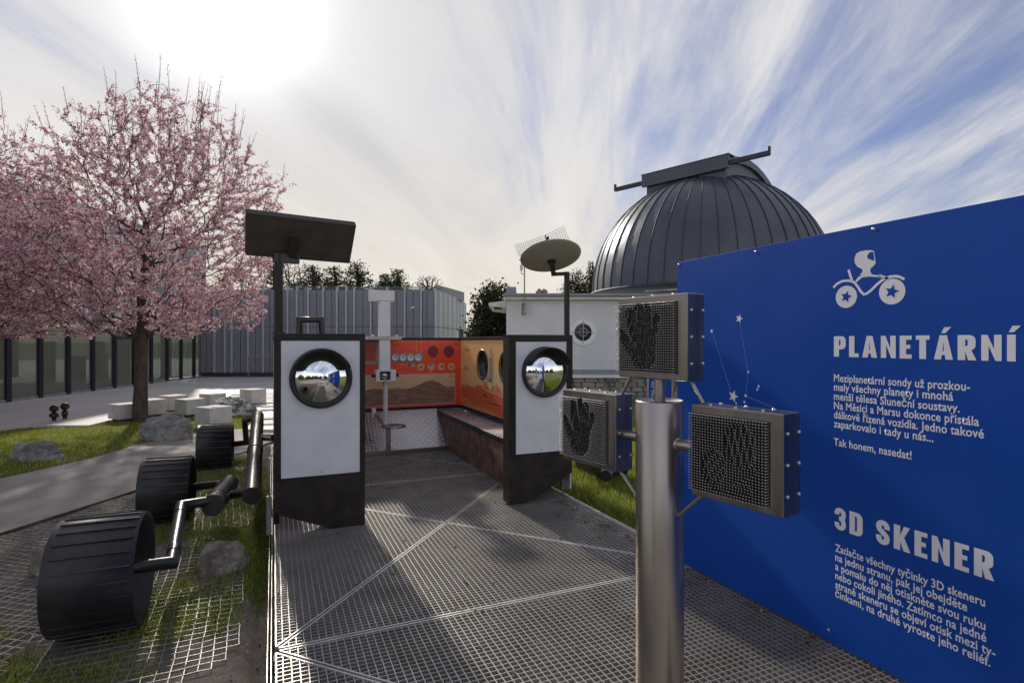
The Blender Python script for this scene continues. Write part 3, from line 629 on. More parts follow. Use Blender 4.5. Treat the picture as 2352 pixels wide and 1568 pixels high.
# monitor frame on the left
mf = put('monitor_frame', [rw(-330, 570), rw(286, 570), rw(286, 160), rw(-330, 160)], flat('brushed_print', (.42, .37, .28), .4), rwall, NB, lift=.004)
put('monitor_screen', [rw(-280, 508), rw(236, 508), rw(236, 232), rw(-280, 232)], flat('screen_print', (.62, .10, .09)), mf, NB, lift=.0056)
for cy in (183, 368, 553): put('monitor_screw', disc(rw(264, cy), .008, 10), blackp, mf, NB, lift=.0056)
for a, b_ in (((470, 166), (1750, 170)), ((470, 284), (965, 286)), ((1060, 262), (1750, 266)), ((470, 626), (980, 622)), ((1655, 606), (1760, 606)), ((585, 705), (1228, 700)), ((1640, 1143), (1755, 1143)), ((60, 716), (240, 712)), ((1060, 290), (1160, 292)), ((1640, 292), (1750, 296))):
    put('thin_line', strip(rw(*a), rw(*b_), .0045, NB), pink, rwall, NB, lift=.0012)
for a, b_ in (((970, 140), (970, 335)), ((1050, 140), (1050, 550)), ((970, 335), (1060, 372)), ((720, 166), (625, 350)), ((1228, 675), (1228, 745))):
    put('thin_line', strip(rw(*a), rw(*b_), .0045, NB), tan, rwall, NB, lift=.0014)
for a, r in (((970, 282), .012), ((970, 335), .012), ((1050, 166), .012), ((720, 166), .008), ((970, 170), .009), ((1228, 698), .012), ((1050, 300), .009)): put('line_dot', disc(rw(*a), r, 14), tan, rwall, NB, lift=.0022)
# ---- prints on the orange wall (plane x = 2.77)
XW = 2.769
def yw(cx, cy): return atX((1800+cx/4.237)/1.7415, (1330+cy/4.237)/1.7415, XW)
NX = Vector((-1, 0, 0)); orr = flat('red_hill_print', (.80, .15, .05)); ord_ = flat('dark_hill_print', (.42, .02, .02)); orl = flat('pale_hill_print', (.92, .38, .17)); orm = flat('mid_hill_print', (.80, .25, .14)); cre = flat('cream_glow_print', (.86, .62, .33))
zlow = .587
def zw(y, cy_): return cy_
gl = [yw(*p) for p in ((470, 930), (500, 800), (560, 760), (640, 700), (720, 640), (790, 600), (840, 680), (870, 760), (960, 900), (965, 1060))]
put('glow_print', [Vector((XW, p.y, p.z)) for p in gl], cre, ywall, NX, lift=.0006)
hb = [yw(*p) for p in ((200, 880), (240, 850), (300, 855), (330, 900), (400, 905), (440, 900), (560, 880), (590, 810), (640, 900), (700, 960), (745, 900), (780, 855), (830, 920), (870, 1030), (965, 1040))]
yf = 6.40
put('pale_hills', hb+[Vector((XW, yf-.6, .88)), Vector((XW, yf-.6, .70)), Vector((XW, 8.48, .75))], orl, ywall, NX, lift=.0010)
for pp in (((570, 870), (600, 835), (650, 920), (670, 975), (600, 940)), ((740, 1010), (745, 920), (800, 890), (860, 955), (872, 1035), (800, 1048))): put('peak', [yw(*p) for p in pp], orm, ywall, NX, lift=.0016)
hf = [yw(*p) for p in ((200, 905), (260, 915), (290, 880), (330, 912), (360, 900), (430, 940), (455, 890), (490, 880), (520, 910), (600, 985), (700, 1030), (800, 1052), (900, 1110), (965, 1118))]
hl = hf[0]
put('red_hills', hf+[Vector((XW, 5.9, .90)), Vector((XW, 5.105, .80)), Vector((XW, 5.105, .586)), Vector((XW, 8.48, .586))], orr, ywall, NX, lift=.0022)
put('lower_hills', [Vector((XW, 8.48, .76))]+[Vector((XW, 8.48-.16*i, .74-.012*i+.012*math.sin(i*1.7))) for i in range(1, 18)]+[Vector((XW, 5.105, .586)), Vector((XW, 8.48, .586))], flat('orange_hill_print', (.85, .30, .10)), ywall, NX, lift=.0028)
for pp in (((550, 1060), (590, 1035), (640, 1095), (650, 1110), (600, 1085)), ((225, 1065), (245, 1058), (268, 1085)), ((300, 1165), (400, 1190), (470, 1215), (570, 1270), (450, 1225)), ((590, 1150), (700, 1190), (860, 1230), (905, 1260), (760, 1225), (680, 1198)), ((600, 920), (640, 935), (665, 970))): put('rock_print', [yw(*p) for p in pp], ord_, ywall, NX, lift=.0036)
rs_ = flat('rocket_print', (.42, .36, .36)); rd = flat('rocket_dark_print', (.14, .11, .11)); ye = flat('flame_print', (.80, .62, .08))
rk_ = put('rocket_print', [yw(*p) for p in ((690, 222), (702, 280), (703, 385), (706, 440), (704, 740), (722, 830), (655, 832), (678, 740), (674, 440), (676, 385), (682, 280))], rs_, ywall, NX, lift=.0030)
for pp in (((676, 440), (706, 440), (705, 458), (674, 458)), ((676, 775), (706, 775), (720, 828), (657, 830))): put('rocket_band', [yw(*p) for p in pp], rd, rk_, NX, lift=.0046)
put('rocket_band', [yw(*p) for p in ((677, 388), (704, 388), (705, 410), (676, 410))], flat('rocket_white', (.7, .68, .68)), rk_, NX, lift=.0046)
put('flame', [yw(*p) for p in ((660, 842), (700, 838), (716, 880), (708, 930), (692, 990), (668, 930), (656, 880))], ye, rk_, NX, lift=.0046)
for pp, w in ((((633, 715), (642, 850)), .007), (((722, 890), (748, 1020)), .006)): put('strut_print', strip(yw(*pp[0]), yw(*pp[1]), w, NX), rd, ywall, NX, lift=.0046)
for k in range(8): put('tiny_caption', [yw(718, 610+k*22), yw(730, 612+k*22), yw(730, 622+k*22), yw(718, 620+k*22)], rd, ywall, NX, lift=.0046)
for x0, x1, y in ((290, 304, 238), (276, 318, 268), (250, 344, 294), (265, 276, 556), (252, 290, 582), (224, 320, 610)): put('tiny_caption', [yw(x0, y-5), yw(x1, y-4), yw(x1, y+5), yw(x0, y+4)], rd, ywall, NX, lift=.0046)
# ------------------------------------------------------------------ viewing mast with seat
mast = thing('periscope_seat', 'white periscope mast with viewer box and round steel seat inside the rover', 'periscope', (1.45, 7.88, 0))
ym = 7.84
MB().box((1.221, ym-.07, 2.165), (1.561, ym+.07, 2.312)).build('head_box', M_['whitepaint'], mast, bevel=.004)
MB().box((1.353, ym-.06, 1.205), (1.505, ym+.06, 2.1645)).build('column', M_['whitepaint'], mast, bevel=.006)
m = MB(); m.box((1.302, ym-.10, 1.05), (1.353, ym+.06, 1.204)); m.box((1.502, ym-.10, 1.05), (1.574, ym+.06, 1.204)); m.box((1.353, ym-.10, 1.185), (1.502, ym+.06, 1.204)); m.box((1.353, ym-.10, 1.05), (1.502, ym+.06, 1.063)); m.box((1.353, ym+.04, 1.063), (1.502, ym+.06, 1.185)); m.build('viewer_box', M_['whitepaint'], mast)
MB().box((1.354, ym-.03, 1.064), (1.501, ym-.02, 1.184)).build('dark_window', M_['rubber'], mast)
MB().lathe([(.001, -.045), (.03, -.038), (.05, -.02), (.058, 0)], (1.428, ym-.03, 1.125), (0, 1, 0), 24).build('lens', M_['pin'], mast)
for s_, x in ((-1, 1.302), (1, 1.574)): MB().tube([(x, ym-.02, 1.125), (x+s_*.055, ym-.02, 1.125)], .024, 14).build('handle', M_['rubber'], mast)
MB().tube([(1.447, ym, .44), (1.447, ym, 1.05)], .033, 20).build('pole', M_['whitepaint'], mast)
m = MB(); m.box((.95, 7.93, Zt+.002), (1.73, 8.55, Zt+.012)); m.box((1.30, ym-.075, Zt-.035), (1.57, ym-.062, Zt+.012)); m.box((.90, ym-.07, Zt-.035), (1.66, 7.93, Zt+.012)); m.build('wall_bracket', M_['galv'], mast)
for x in (1.27, 1.60): MB().lathe([(.02, 0), (.02, .02), (.001, .022)], (x, ym-.02, Zt+.013), (0, 0, 1), 8).build('bolt', M_['bolt'], mast)
sc_ = Vector((1.53, 7.70, .42)); MB().lathe([(.001, .018), (.165, .018), (.172, .012), (.172, -.006), (.001, -.006)], sc_, (0, 0, 1), 40).build('round_seat', M_['steel'], mast)
m = MB(); m.box((1.42, ym-.03, .385), (1.53, ym+.03, .41)); m.bar(Vector((1.44, 7.84, .43)), Vector((1.36, 8.12, .55)), .05, .03); m.build('seat_arm', M_['steel'], mast)
MB().bar(Vector((1.345, 8.14, .50)), Vector((1.335, 8.16, .64)), .06, .02).build('back_pad', M_['white'], mast)
MB().box((1.455, 7.80, .02), (1.515, 7.855, .41)).build('seat_post', M_['steel'], mast, bevel=.004)
# ------------------------------------------------------------------ blue sign
XS = 2.72
sign = thing('blue_sign', 'large blue information board with white lettering and buggy logo beside the deck', 'sign', (XS, 1.5, 0))
MB().box((XS, -1.2, .004), (XS+.035, 3.243, 2.178)).build('board', M_['blue'], sign, bevel=.0015)
for y in (3.1, 1.4, -.6): MB().box((XS+.036, y-.03, -.1), (XS+.096, y+.03, 2.1)).build('post', M_['galv'], sign)
def s3(cx, cy): return atX((2650+cx/1.3064)/1.7415, (700+cy/1.3064)/1.7415, XS)
def s4(cx, cy): return atX((2600+cx/1.572)/1.7415, (1800+cy/1.572)/1.7415, XS)
US, VS = (0, -1, 0), (0, 0, 1); NS = Vector((-1, 0, 0))
for lines, cv, x0, hs in (
    ([('Meziplanetární sondy už prozkou-', 1608, 1077), ('maly všechny planety i mnohá', 1520, 1124), ('menší tělesa Sluneční soustavy.', 1553, 1172), ('Na Měsíci a Marsu dokonce přistála', 1655, 1220), ('dálkově řízená vozidla. Jedno takové', 1680, 1268), ('zaparkovalo i tady u nás...', 1417, 1315), ('Tak honem, nasedat!', 1302, 1410)], s3, 896, .0405),
    ([('Zatlačte všechny tyčinky 3D skeneru', 2107, 632), ('na jednu stranu, pak jej obejděte', 1995, 690), ('a pomalu do něj otiskněte svou ruku', 2110, 748), ('nebo cokoli jiného. Zatímco na jedné', 2115, 805), ('straně skeneru se objeví otisk mezi ty-', 2172, 862), ('činkami, na druhé vyroste jeho reliéf.', 2140, 918)], s4, 1165, .0405)):
    for body, xr, cy in lines:
        p = cv(x0, cy); wd = p.y-cv(xr, cy).y; text_mesh(body, 'text_line', M_['print'], sign, p, US, VS, width=wd, height=hs, bold=.017, lift=.0004, space=1.03)
T_ = .235
def arcp(cx, cy, r, a0, a1, n=6): return [(cx+r*math.cos(R_(a0+(a1-a0)*i/n)), cy+r*math.sin(R_(a0+(a1-a0)*i/n))) for i in range(n+1)]
def stroke(path, w):
    Lf, Rt = [], []
    for i, p in enumerate(path):
        a = path[max(i-1, 0)]; b = path[min(i+1, len(path)-1)]; dx, dy = b[0]-a[0], b[1]-a[1]; l = math.hypot(dx, dy); nx1, ny1 = -dy/l*w/2, dx/l*w/2; Lf.append((p[0]+nx1, p[1]+ny1)); Rt.append((p[0]-nx1, p[1]-ny1))
    return Lf+Rt[::-1]
def glyph(ch):
    """condensed bold capitals, cap height 1: (width, [(outline, holes)])"""
    t = T_; acc = None
    if ch in 'ÁÍ': acc = True; ch = {'Á': 'A', 'Í': 'I'}[ch]
    bowl = lambda w, y0: [(0, 1)]+arcp(w-.2, .8, .2, 90, 0)+arcp(w-.2, y0+.2, .2, 0, -90)
    bhole = lambda w, y0, y1: [(t, y0), (t, y1)]+arcp(w-t-.07, y1-.07, .07, 90, 0, 4)+arcp(w-t-.07, y0+.07, .07, 0, -90, 4)
    if ch == 'P': w = .54; g = [([(0, 0)]+bowl(w, .36)+[(t, .36), (t, 0)], [bhole(w, .54, .83)])]
    elif ch == 'R': w = .57; g = [([(0, 0)]+bowl(w-.02, .39)+[(t, .39), (t, 0)], [bhole(w-.02, .56, .83)]), ([(t-.02, .44), (.40, .46), (w+.01, 0), (w-.245, 0)], [])]
    elif ch == 'L': w = .42; g = [([(0, 0), (0, 1), (t, 1), (t, .18), (w, .18), (w, 0)], [])]
    elif ch == 'A': w = .62; g = [([(0, 0), (.19, 1), (w-.19, 1), (w, 0), (w-t, 0), (w-t-.03, .19), (t+.03, .19), (t, 0)], [[(t+.052, .35), (w/2, .80), (w-t-.052, .35)]])]
    elif ch == 'N': w = .58; g = [([(0, 0), (0, 1), (.18, 1), (w-.21, .44), (w-.21, 1), (w, 1), (w, 0), (w-.17, 0), (.21, .58), (.21, 0)], [])]
    elif ch == 'E': w = .44; g = [([(0, 0), (0, 1), (w, 1), (w, .82), (t, .82), (t, .60), (w-.05, .60), (w-.05, .43), (t, .43), (t, .18), (w, .18), (w, 0)], [])]
    elif ch == 'T': w = .48; g = [([(w/2-t/2, 0), (w/2-t/2, .82), (0, .82), (0, 1), (w, 1), (w, .82), (w/2+t/2, .82), (w/2+t/2, 0)], [])]
    elif ch == 'I': w = t; g = [([(0, 0), (0, 1), (t, 1), (t, 0)], [])]
    elif ch == 'D': w = .56; g = [([(0, 0), (0, 1)]+arcp(w-.24, .76, .24, 90, 0)+arcp(w-.24, .24, .24, 0, -90), [[(t, .17), (t, .83)]+arcp(w-t-.07, .76, .07, 90, 0, 4)+arcp(w-t-.07, .24, .07, 0, -90, 4)])]
    elif ch == 'K': w = .60; g = [([(0, 0), (0, 1), (t, 1), (t, .60), (.37, 1), (w-.01, 1), (.38, .55), (w+.01, 0), (.36, 0), (t, .37), (t, 0)], [])]
    elif ch == 'S': w = .54; g = [(stroke([(w-.11, .66), (w-.11, .76)]+arcp(w/2, .75, .155, 5, 180, 9)+[(.115, .70), (.14, .61), (w/2, .50), (w-.14, .39), (w-.115, .30)]+arcp(w/2, .25, .155, 0, -180, 9)+[(.11, .27), (.11, .36)], .215), [])]
    elif ch == '3': w = .52; g = [(stroke([(.11, .68), (.11, .76)]+arcp(w/2, .75, .15, 175, 0, 9)+[(w-.11, .66), (w-.15, .56), (w/2+.03, .52), (w/2-.05, .52)], .205), []), (stroke([(w/2-.05, .52), (w/2+.03, .52), (w-.15, .47), (w-.11, .36)]+arcp(w/2, .25, .15, 0, -175, 9)+[(.11, .33)], .205), [])]
    else: return .24, [], None
    return w, g, ([(w/2-.07, 1.09), (w/2+.03, 1.33), (w/2+.26, 1.33), (w/2+.07, 1.09)] if acc else None)
def heading(body, O, width, hgt_):
    x = 0; gl_ = []
    for ch in body:
        w, g, ac = glyph(ch); gl_.append((x, g, ac)); x += w+.15
    sx = width/(x-.15)
    for x0, g, ac in gl_:
        if not g: continue
        m = MB(); k = 0
        for outl, hs_ in g+([(ac, [])] if ac else []):
            cvt = lambda lp: [Vector((O.x-.0002*k, O.y-(x0+px1)*sx, O.z+py1*hgt_)) for px1, py1 in lp]
            m.prism(cvt(outl), NS*.0004, [cvt(h_) for h_ in hs_]); k += 1
        m.build('heading_letter', M_['print'], sign)
for body, x0, xr, cy, top, cv in (('PLANETÁRNÍ', 896, 1846, 948, 842, s3), ('3D SKENER', 1160, 2163, 490, 352, s4)):
    p = cv(x0, cy); heading(body, p, p.y-cv(xr, cy).y, cv(x0, top).z-p.z)
def star_pts(c, r, rot=.3, inner=.42):
    return [c+Vector((0, -math.sin(rot+math.pi*k/5)*(r if k % 2 == 0 else r*inner), math.cos(rot+math.pi*k/5)*(r if k % 2 == 0 else r*inner))) for k in range(10)]
for cx, cy, r in ((257, 815, .016), (401, 750, .030), (448, 1029, .011), (370, 1155, .042), (434, 1152, .014), (428, 1185, .011), (502, 1103, .012), (495, 1120, .010), (385, 1192, .010)):
    put('star', star_pts(s3(cx, cy), r), M_['print'], sign, NS)
for a, b_ in (((262, 825), (360, 1140)), ((404, 765), (446, 1022)), ((448, 1035), (436, 1146)), ((440, 1156), (600, 1222))): put('thin_line', strip(s3(*a), s3(*b_), .0022, NS), flat('light_blue_line', (.25, .38, .6)), sign, NS)
def ribbon(pts, w, name, parent, lift=0):
    P_ = [s3(*p) for p in pts]; m = MB(); q = []
    for i in range(len(P_)):
        a = P_[max(i-1, 0)]; b_ = P_[min(i+1, len(P_)-1)]; d = (b_-a).normalized(); s_ = d.cross(NS)*w/2; q.append((P_[i]-s_, P_[i]+s_))
    for (a, b_), (c, d) in zip(q[:-1], q[1:]): m.prism([a+NS*lift, c+NS*lift, d+NS*lift, b_+NS*lift], NS*.0004)
    m.build(name, M_['print'], parent)
def arc(c, r, a0, a1, n=10): return [(c[0]+r[0]*math.cos(R_(a0+(a1-a0)*i/n)), c[1]-r[1]*math.sin(R_(a0+(a1-a0)*i/n))) for i in range(n+1)]
lg0 = put('logo_head', [s3(*p) for p in ((1012, 412), (1030, 400), (1060, 394), (1092, 393), (1106, 398), (1113, 440), (1114, 462), (1100, 478), (1087, 488), (1086, 503), (1094, 520), (1030, 524), (1045, 506), (1044, 492), (1020, 480), (1006, 462), (1003, 438))], M_['print'], sign, NS)
put('logo_visor', [s3(*p) for p in ((1084, 402), (1102, 402), (1106, 430), (1107, 448), (1088, 443), (1072, 436), (1071, 420))], M_['blue'], lg0, NS, lift=.0006)
put('logo_body', [s3(*p) for p in ((1008, 553), (1022, 534), (1045, 522), (1085, 518), (1130, 524), (1165, 545), (1130, 534), (1085, 530), (1045, 534), (1025, 550), (1015, 560))], M_['print'], sign, NS)
ribbon([(893, 588), (912, 568), (940, 554), (972, 551), (1002, 560), (1022, 585), (1036, 608), (1052, 624), (1070, 618), (1090, 602), (1120, 572), (1150, 548), (1185, 532), (1220, 528), (1245, 534), (1264, 545)], .0125, 'logo_frame', sign)
ribbon([(972, 494), (980, 520), (990, 552)], .013, 'logo_frame', sign); ribbon([(1130, 524), (1160, 534), (1185, 545)], .012, 'logo_frame', sign)
for c, r in (((960, 636), 58), ((1199, 609), 67)):
    p = s3(*c); rr = abs(s3(c[0], c[1]-r).z-p.z); w_ = put('logo_wheel', disc(p, rr, 36, 'x'), M_['print'], sign, NS); put('logo_star', star_pts(p, rr*.56, .25, .45), M_['blue'], w_, NS, lift=.0006)
for px, py in ((1559, 608), (1735, 578), (2006, 526), (1903, 1447)):
    p = atX(px, py, XS); MB().lathe([(.001, .003), (.005, .003), (.008, .001), (.009, 0)], p, NS, 16).build('bolt', M_['bolt'], sign)
# ------------------------------------------------------------------ pin screen post
post = thing('pin_screen_post', 'brushed steel post carrying three pin art boxes beside the blue board', 'pin screen', (1.556, 1.971, 0))
PC = Vector((1.556, 1.971, 0)); uu = Vector((.199, -.98, 0)).normalized(); nn = Vector((-uu.y, uu.x, 0)); nn = -nn if nn.x > 0 else nn   # nn faces the viewer side
m = MB(); m.lathe([(.1025, -.1), (.1025, 1.338), (.0985, 1.345), (.096, 1.338), (.001, 1.338)], PC, (0, 0, 1), 64); m.build('post', M_['steel'], post)
MB().lathe([(.16, -.004), (.16, .012), (.10, .012)], PC, (0, 0, 1), 32).build('base_flange', M_['steel'], post)
def hand(seed, flip=1, rot=0, cx=0, cy=0, sc=1):
    """recess depth 0..1 for a point in the box face (metres from its middle)"""
    f_ = [((-.055, -.03), (-.095, .03)), ((-.03, .0), (-.045, .10)), ((-.005, .0), (-.005, .115)), ((.02, .0), (.032, .10)), ((.04, -.01), (.068, .065))]
    def fn(x, y):
        x, y = (x-cx)/sc*flip, (y-cy)/sc; x, y = x*math.cos(rot)+y*math.sin(rot), -x*math.sin(rot)+y*math.cos(rot)
        d = 9
        for (a, b_) in f_:
            ax, ay = a; bx, by = b_; t = max(0, min(1, ((x-ax)*(bx-ax)+(y-ay)*(by-ay))/((bx-ax)**2+(by-ay)**2))); d = min(d, math.hypot(x-ax-t*(bx-ax), y-ay-t*(by-ay))-.0135)
        d = min(d, math.hypot(x/1.1, (y+.045)/1.15)-.048)
        return 1 if d < 0 else max(0, 1-d/.008)
    return fn
pinmesh = None
def pin_box(off, z0, z1, hfun, w=.38, dep=.112):
    c = PC+uu*off; cz = (z0+z1)/2; h = z1-z0
    Mx = Matrix(((uu.x, -nn.x, 0, c.x), (uu.y, -nn.y, 0, c.y), (0, 0, 1, cz), (0, 0, 0, 1)))   # local x right, y away, z up
    m = MB(); m.box((-w/2, -dep/2, -h/2), (w/2, dep/2, h/2), Mx); b = m.build('pin_box', M_['steelh'], post, bevel=.004)
    # seam of the housing
    m = MB(); m.box((w/2-.001, .012, -h/2+.002), (w/2+.0015, .0145, h/2-.002), Mx); m.box((-w/2+.002, .012, h/2-.001), (w/2-.002, .0145, h/2+.0015), Mx); m.build('seam', M_['plinth'], b)
    # pins
    m = MB(); x0, x1 = -w/2+.008, w/2-.052; zz0, zz1 = -h/2+.030, h/2-.034; nxp, nzp = 27, 29
    m2 = MB(); m2.box((x0-.004, -dep/2-.0015, zz0-.004), (x1+.004, -dep/2-.0002, zz1+.004), Mx); m2.build('pin_plate', M_['pinback'], b)
    r = .0029; cs_ = [(math.cos(a*math.pi/3), math.sin(a*math.pi/3)) for a in range(6)]; V_ = []; Fp = []
    for i in range(nxp):
        for j in range(nzp):
            x = x0+(x1-x0)*i/(nxp-1); z = zz0+(zz1-zz0)*j/(nzp-1); d = .027-.0255*hfun(x, z)+random.uniform(-.0008, .0008); o = len(V_)
            y1 = -dep/2-d
            for (yy, rr) in ((-dep/2, r), (y1+.0022, r), (y1, r*.55)):
                for a, b_ in cs_: V_.append(Mx @ Vector((x+a*rr, yy, z+b_*rr)))
            for k in range(2):
                for q in range(6): Fp.append((o+k*6+q, o+k*6+(q+1) % 6, o+k*6+6+(q+1) % 6, o+k*6+6+q))
            Fp.append(tuple(o+12+q for q in range(6)))
    m.add(V_, Fp, True); m.build('pins', M_['pin'], b, kind='stuff')
    for x, y in ((w/2, -.03), (w/2, .045)):
        for z in (-.11, 0, .11): MB().lathe([(.001, .007), (.005, .006), (.0075, .002), (.0078, 0)], Mx @ Vector((x, y, z)), uu, 10).build('bolt', M_['bolt'], b)
    for x in (-.12, -.01, .1):
        for y in (-.03, .04): MB().lathe([(.001, .007), (.005, .006), (.0075, .002), (.0078, 0)], Mx @ Vector((x, y, h/2)), (0, 0, 1), 10).build('bolt', M_['bolt'], b)
    return Mx
h1 = hand(1, 1, .12, -.03, -.01, 1.22); h2 = hand(2, 1, -.05, -.035, -.01, 1.2); h3a = hand(3, -1, .9, -.01, -.06, .9)
def h3(x, y):
    x2, y2 = x-.035, y-.045; q = math.hypot(x2/.062, y2/.085); v = 0
    if q < 1.1: v = (.35+.5*(.5+.5*math.sin(x2*210+y2*60)))*min(1, (1.1-q)*5)
    q2 = math.hypot((x+.075)/.055, (y+.05)/.075)
    if q2 < 1: v = max(v, .8*min(1, (1-q2)*5)*(.5+.5*abs(math.sin(x*90-y*70))))
    return max(v, .45*h3a(x, y))
pin_box(0, 1.438, 1.798, h1); pin_box(-.40, .992, 1.352, h2); pin_box(.40, .988, 1.348, h3)
MB().tube([PC+Vector((0, 0, 1.33)), PC+Vector((0, 0, 1.44))], .026, 24).build('stem', M_['steel'], post)
for s_ in (-1, 1):
    MB().tube([PC+uu*s_*.09+Vector((0, 0, 1.165)), PC+uu*s_*.215+Vector((0, 0, 1.165))], .0235, 20).build('arm', M_['steel'], post)
    MB().lathe([(.030, 0), (.026, .008), (.023, .010)], PC+uu*s_*.098+Vector((0, 0, 1.165)), uu*s_, 20).build('weld', M_['steel'], post)
    MB().tube([PC+uu*s_*.165+Vector((0, 0, 1.44)), PC+uu*s_*.225+Vector((0, 0, 1.350))], .0075, 12).build('brace', M_['steel'], post)
    MB().tube([PC+uu*s_*.098+Vector((0, 0, .86)), PC+uu*s_*.235+Vector((0, 0, .990))], .0075, 12).build('brace', M_['steel'], post)
# ------------------------------------------------------------------ rocks
def rock(name, label, px, py, wpx, hpx, matn, zg=-.05, depth=.8, seed=1, flatf=1.0, group=None, rough=.22, rz=0):
    c = atZ(px, py, zg); D_ = c.x*FX[0]+c.y*FX[1]; w = wpx/1270*D_; h = hpx/1270*D_
    bm = bmesh.new(); bmesh.ops.create_icosphere(bm, subdivisions=5, radius=1)
    pl = []; rr = random.Random(seed)
    for k in range(17):
        a = rr.uniform(0, 2*math.pi); e = rr.uniform(-.2, 1.0); pl.append((Vector((math.cos(a)*math.cos(e), math.sin(a)*math.cos(e), math.sin(e))), rr.uniform(.66, .90)))
    pl.append((Vector((rr.uniform(-.2, .2), rr.uniform(-.15, .1), 1)).normalized(), .52))
    for v in bm.verts:
        p = v.co.copy()
        for nrm, dd_ in pl:
            k = p.dot(nrm)
            if k > dd_: p -= nrm*(k-dd_)
        p *= 1+rough*.55*noise.fractal(p*2.0+Vector((seed*3.1, 0, 0)), .7, 2, 6)+.06*abs(noise.noise(p*7+Vector((seed, 0, 0))))
        v.co = Vector((p.x*w*.5*1.12, p.y*w*.5*depth, max(p.z, -.35)*h*.86))
    zt_ = max(v.co.z for v in bm.verts); zk = (h*1.06)/max(zt_, 1e-3)
    for v in bm.verts: v.co.z *= zk if v.co.z > 0 else .6
    me = bpy.data.meshes.new(name); bm.to_mesh(me); bm.free(); me.materials.append(matn)
    for p in me.polygons: p.use_smooth = False
    o = bpy.data.objects.new(name, me); COL.objects.link(o); o.location = (c.x, c.y+w*.2, zg-.01); o.rotation_euler = (0, 0, -YAW+rz); return tag(o, label, 'rock', group)
rock('rock', 'long low grey rock lying alone on the lawn at far left', 77, 1062, 116, 44, M_['stone'], seed=4, depth=.6, rz=.15)
rock('rock', 'blocky grey boulder at the foot of the blossoming tree trunk', 374, 1012, 112, 56, M_['stone'], seed=9, depth=.7, rough=.3)
rock('rock', 'long white-streaked slab of rock behind the concrete cubes', 533, 957, 122, 42, mat('streaked_rock', (.10, .10, .095), .8, 0, (.6, .6, .58), 5, .9, 12, .04, stretch=(1, 1, 2), lo=.4, hi=.6), seed=13, depth=.55, rough=.35, rz=-.2)
rock('rock', 'brown rounded boulder between the nearest wheel and the deck', 512, 1316, 112, 62, M_['stone2'], zg=-.06, seed=22, depth=.75)
rock('rock', 'small rock half hidden behind the nearest drum wheel', 92, 1318, 62, 56, M_['stone2'], zg=-.06, seed=31)
# ------------------------------------------------------------------ concrete cubes
def c1(cx, cy): return (cx/1.742)/1.7415, (1100+cy/1.742)/1.7415
cubes = [((830, 905), (830, 1008), 202, 'leftmost'), ((1010, 875), (1010, 980), 202, ''), ((1180, 845), (1180, 945), 183, ''), ((1300, 870), (1300, 975), 191, ''), ((1462, 832), (1462, 925), 168, ''), ((1460, 928), (1460, 1058), 234, ''), ((1750, 800), (1750, 897), 169, '')]
clabels = ['leftmost pale concrete cube seat on the plaza edge', 'concrete cube seat directly behind the blossoming tree trunk', 'concrete cube seat in the back row right of the trunk', 'concrete cube seat in the front row between trunk and nearest cube', 'concrete cube seat partly hidden behind the streaked rock slab', 'nearest and largest-looking concrete cube seat standing on the grass', 'rightmost concrete cube seat standing alone near the rover panel']
for (ta, tb, wpx, _), lab in zip(cubes, clabels):
    px, py = c1(*tb); px2, py2 = c1(*ta); g0 = atZ(px, py, .03 if wpx != 234 else 0.0); D_ = g0.x*FX[0]+g0.y*FX[1]; h = (py-py2)/1270*D_; W = wpx/1.742/1.7415/1270*D_
    s_ = W/(math.cos(R_(31))+math.sin(R_(31))); rz = -YAW+R_(31)-0.0
    t = thing('concrete_cube', lab, 'concrete seat', (g0.x, g0.y, 0), 'concrete cube seats on the plaza')
    # local frame: near vertical edge at the origin, faces run left-back and right-back
    dl = Vector((-math.cos(YAW)*math.cos(R_(31))+math.sin(YAW)*math.sin(R_(31)), 0, 0)); 
    def dirv(ang): return Vector((RX[0]*math.cos(ang)+FX[0]*math.sin(ang), RX[1]*math.cos(ang)+FX[1]*math.sin(ang), 0))
    d1 = dirv(R_(180-28)); d2 = dirv(R_(62)); zb = g0.z
    m = MB(); o_ = Vector((g0.x, g0.y, zb)); m.prism([o_, o_+d1*s_, o_+d1*s_+d2*s_, o_+d2*s_], (0, 0, h)); m.build('block', M_['concrete'], t, bevel=.006)
    i_ = .06; m = MB(); o2 = o_+d1*i_+d2*i_+Vector((0, 0, -.001)); q = s_-2*i_; m.prism([o2, o2+d1*q, o2+d1*q+d2*q, o2+d2*q], (0, 0, -.08)); m.build('foot', M_['cdark'], t)
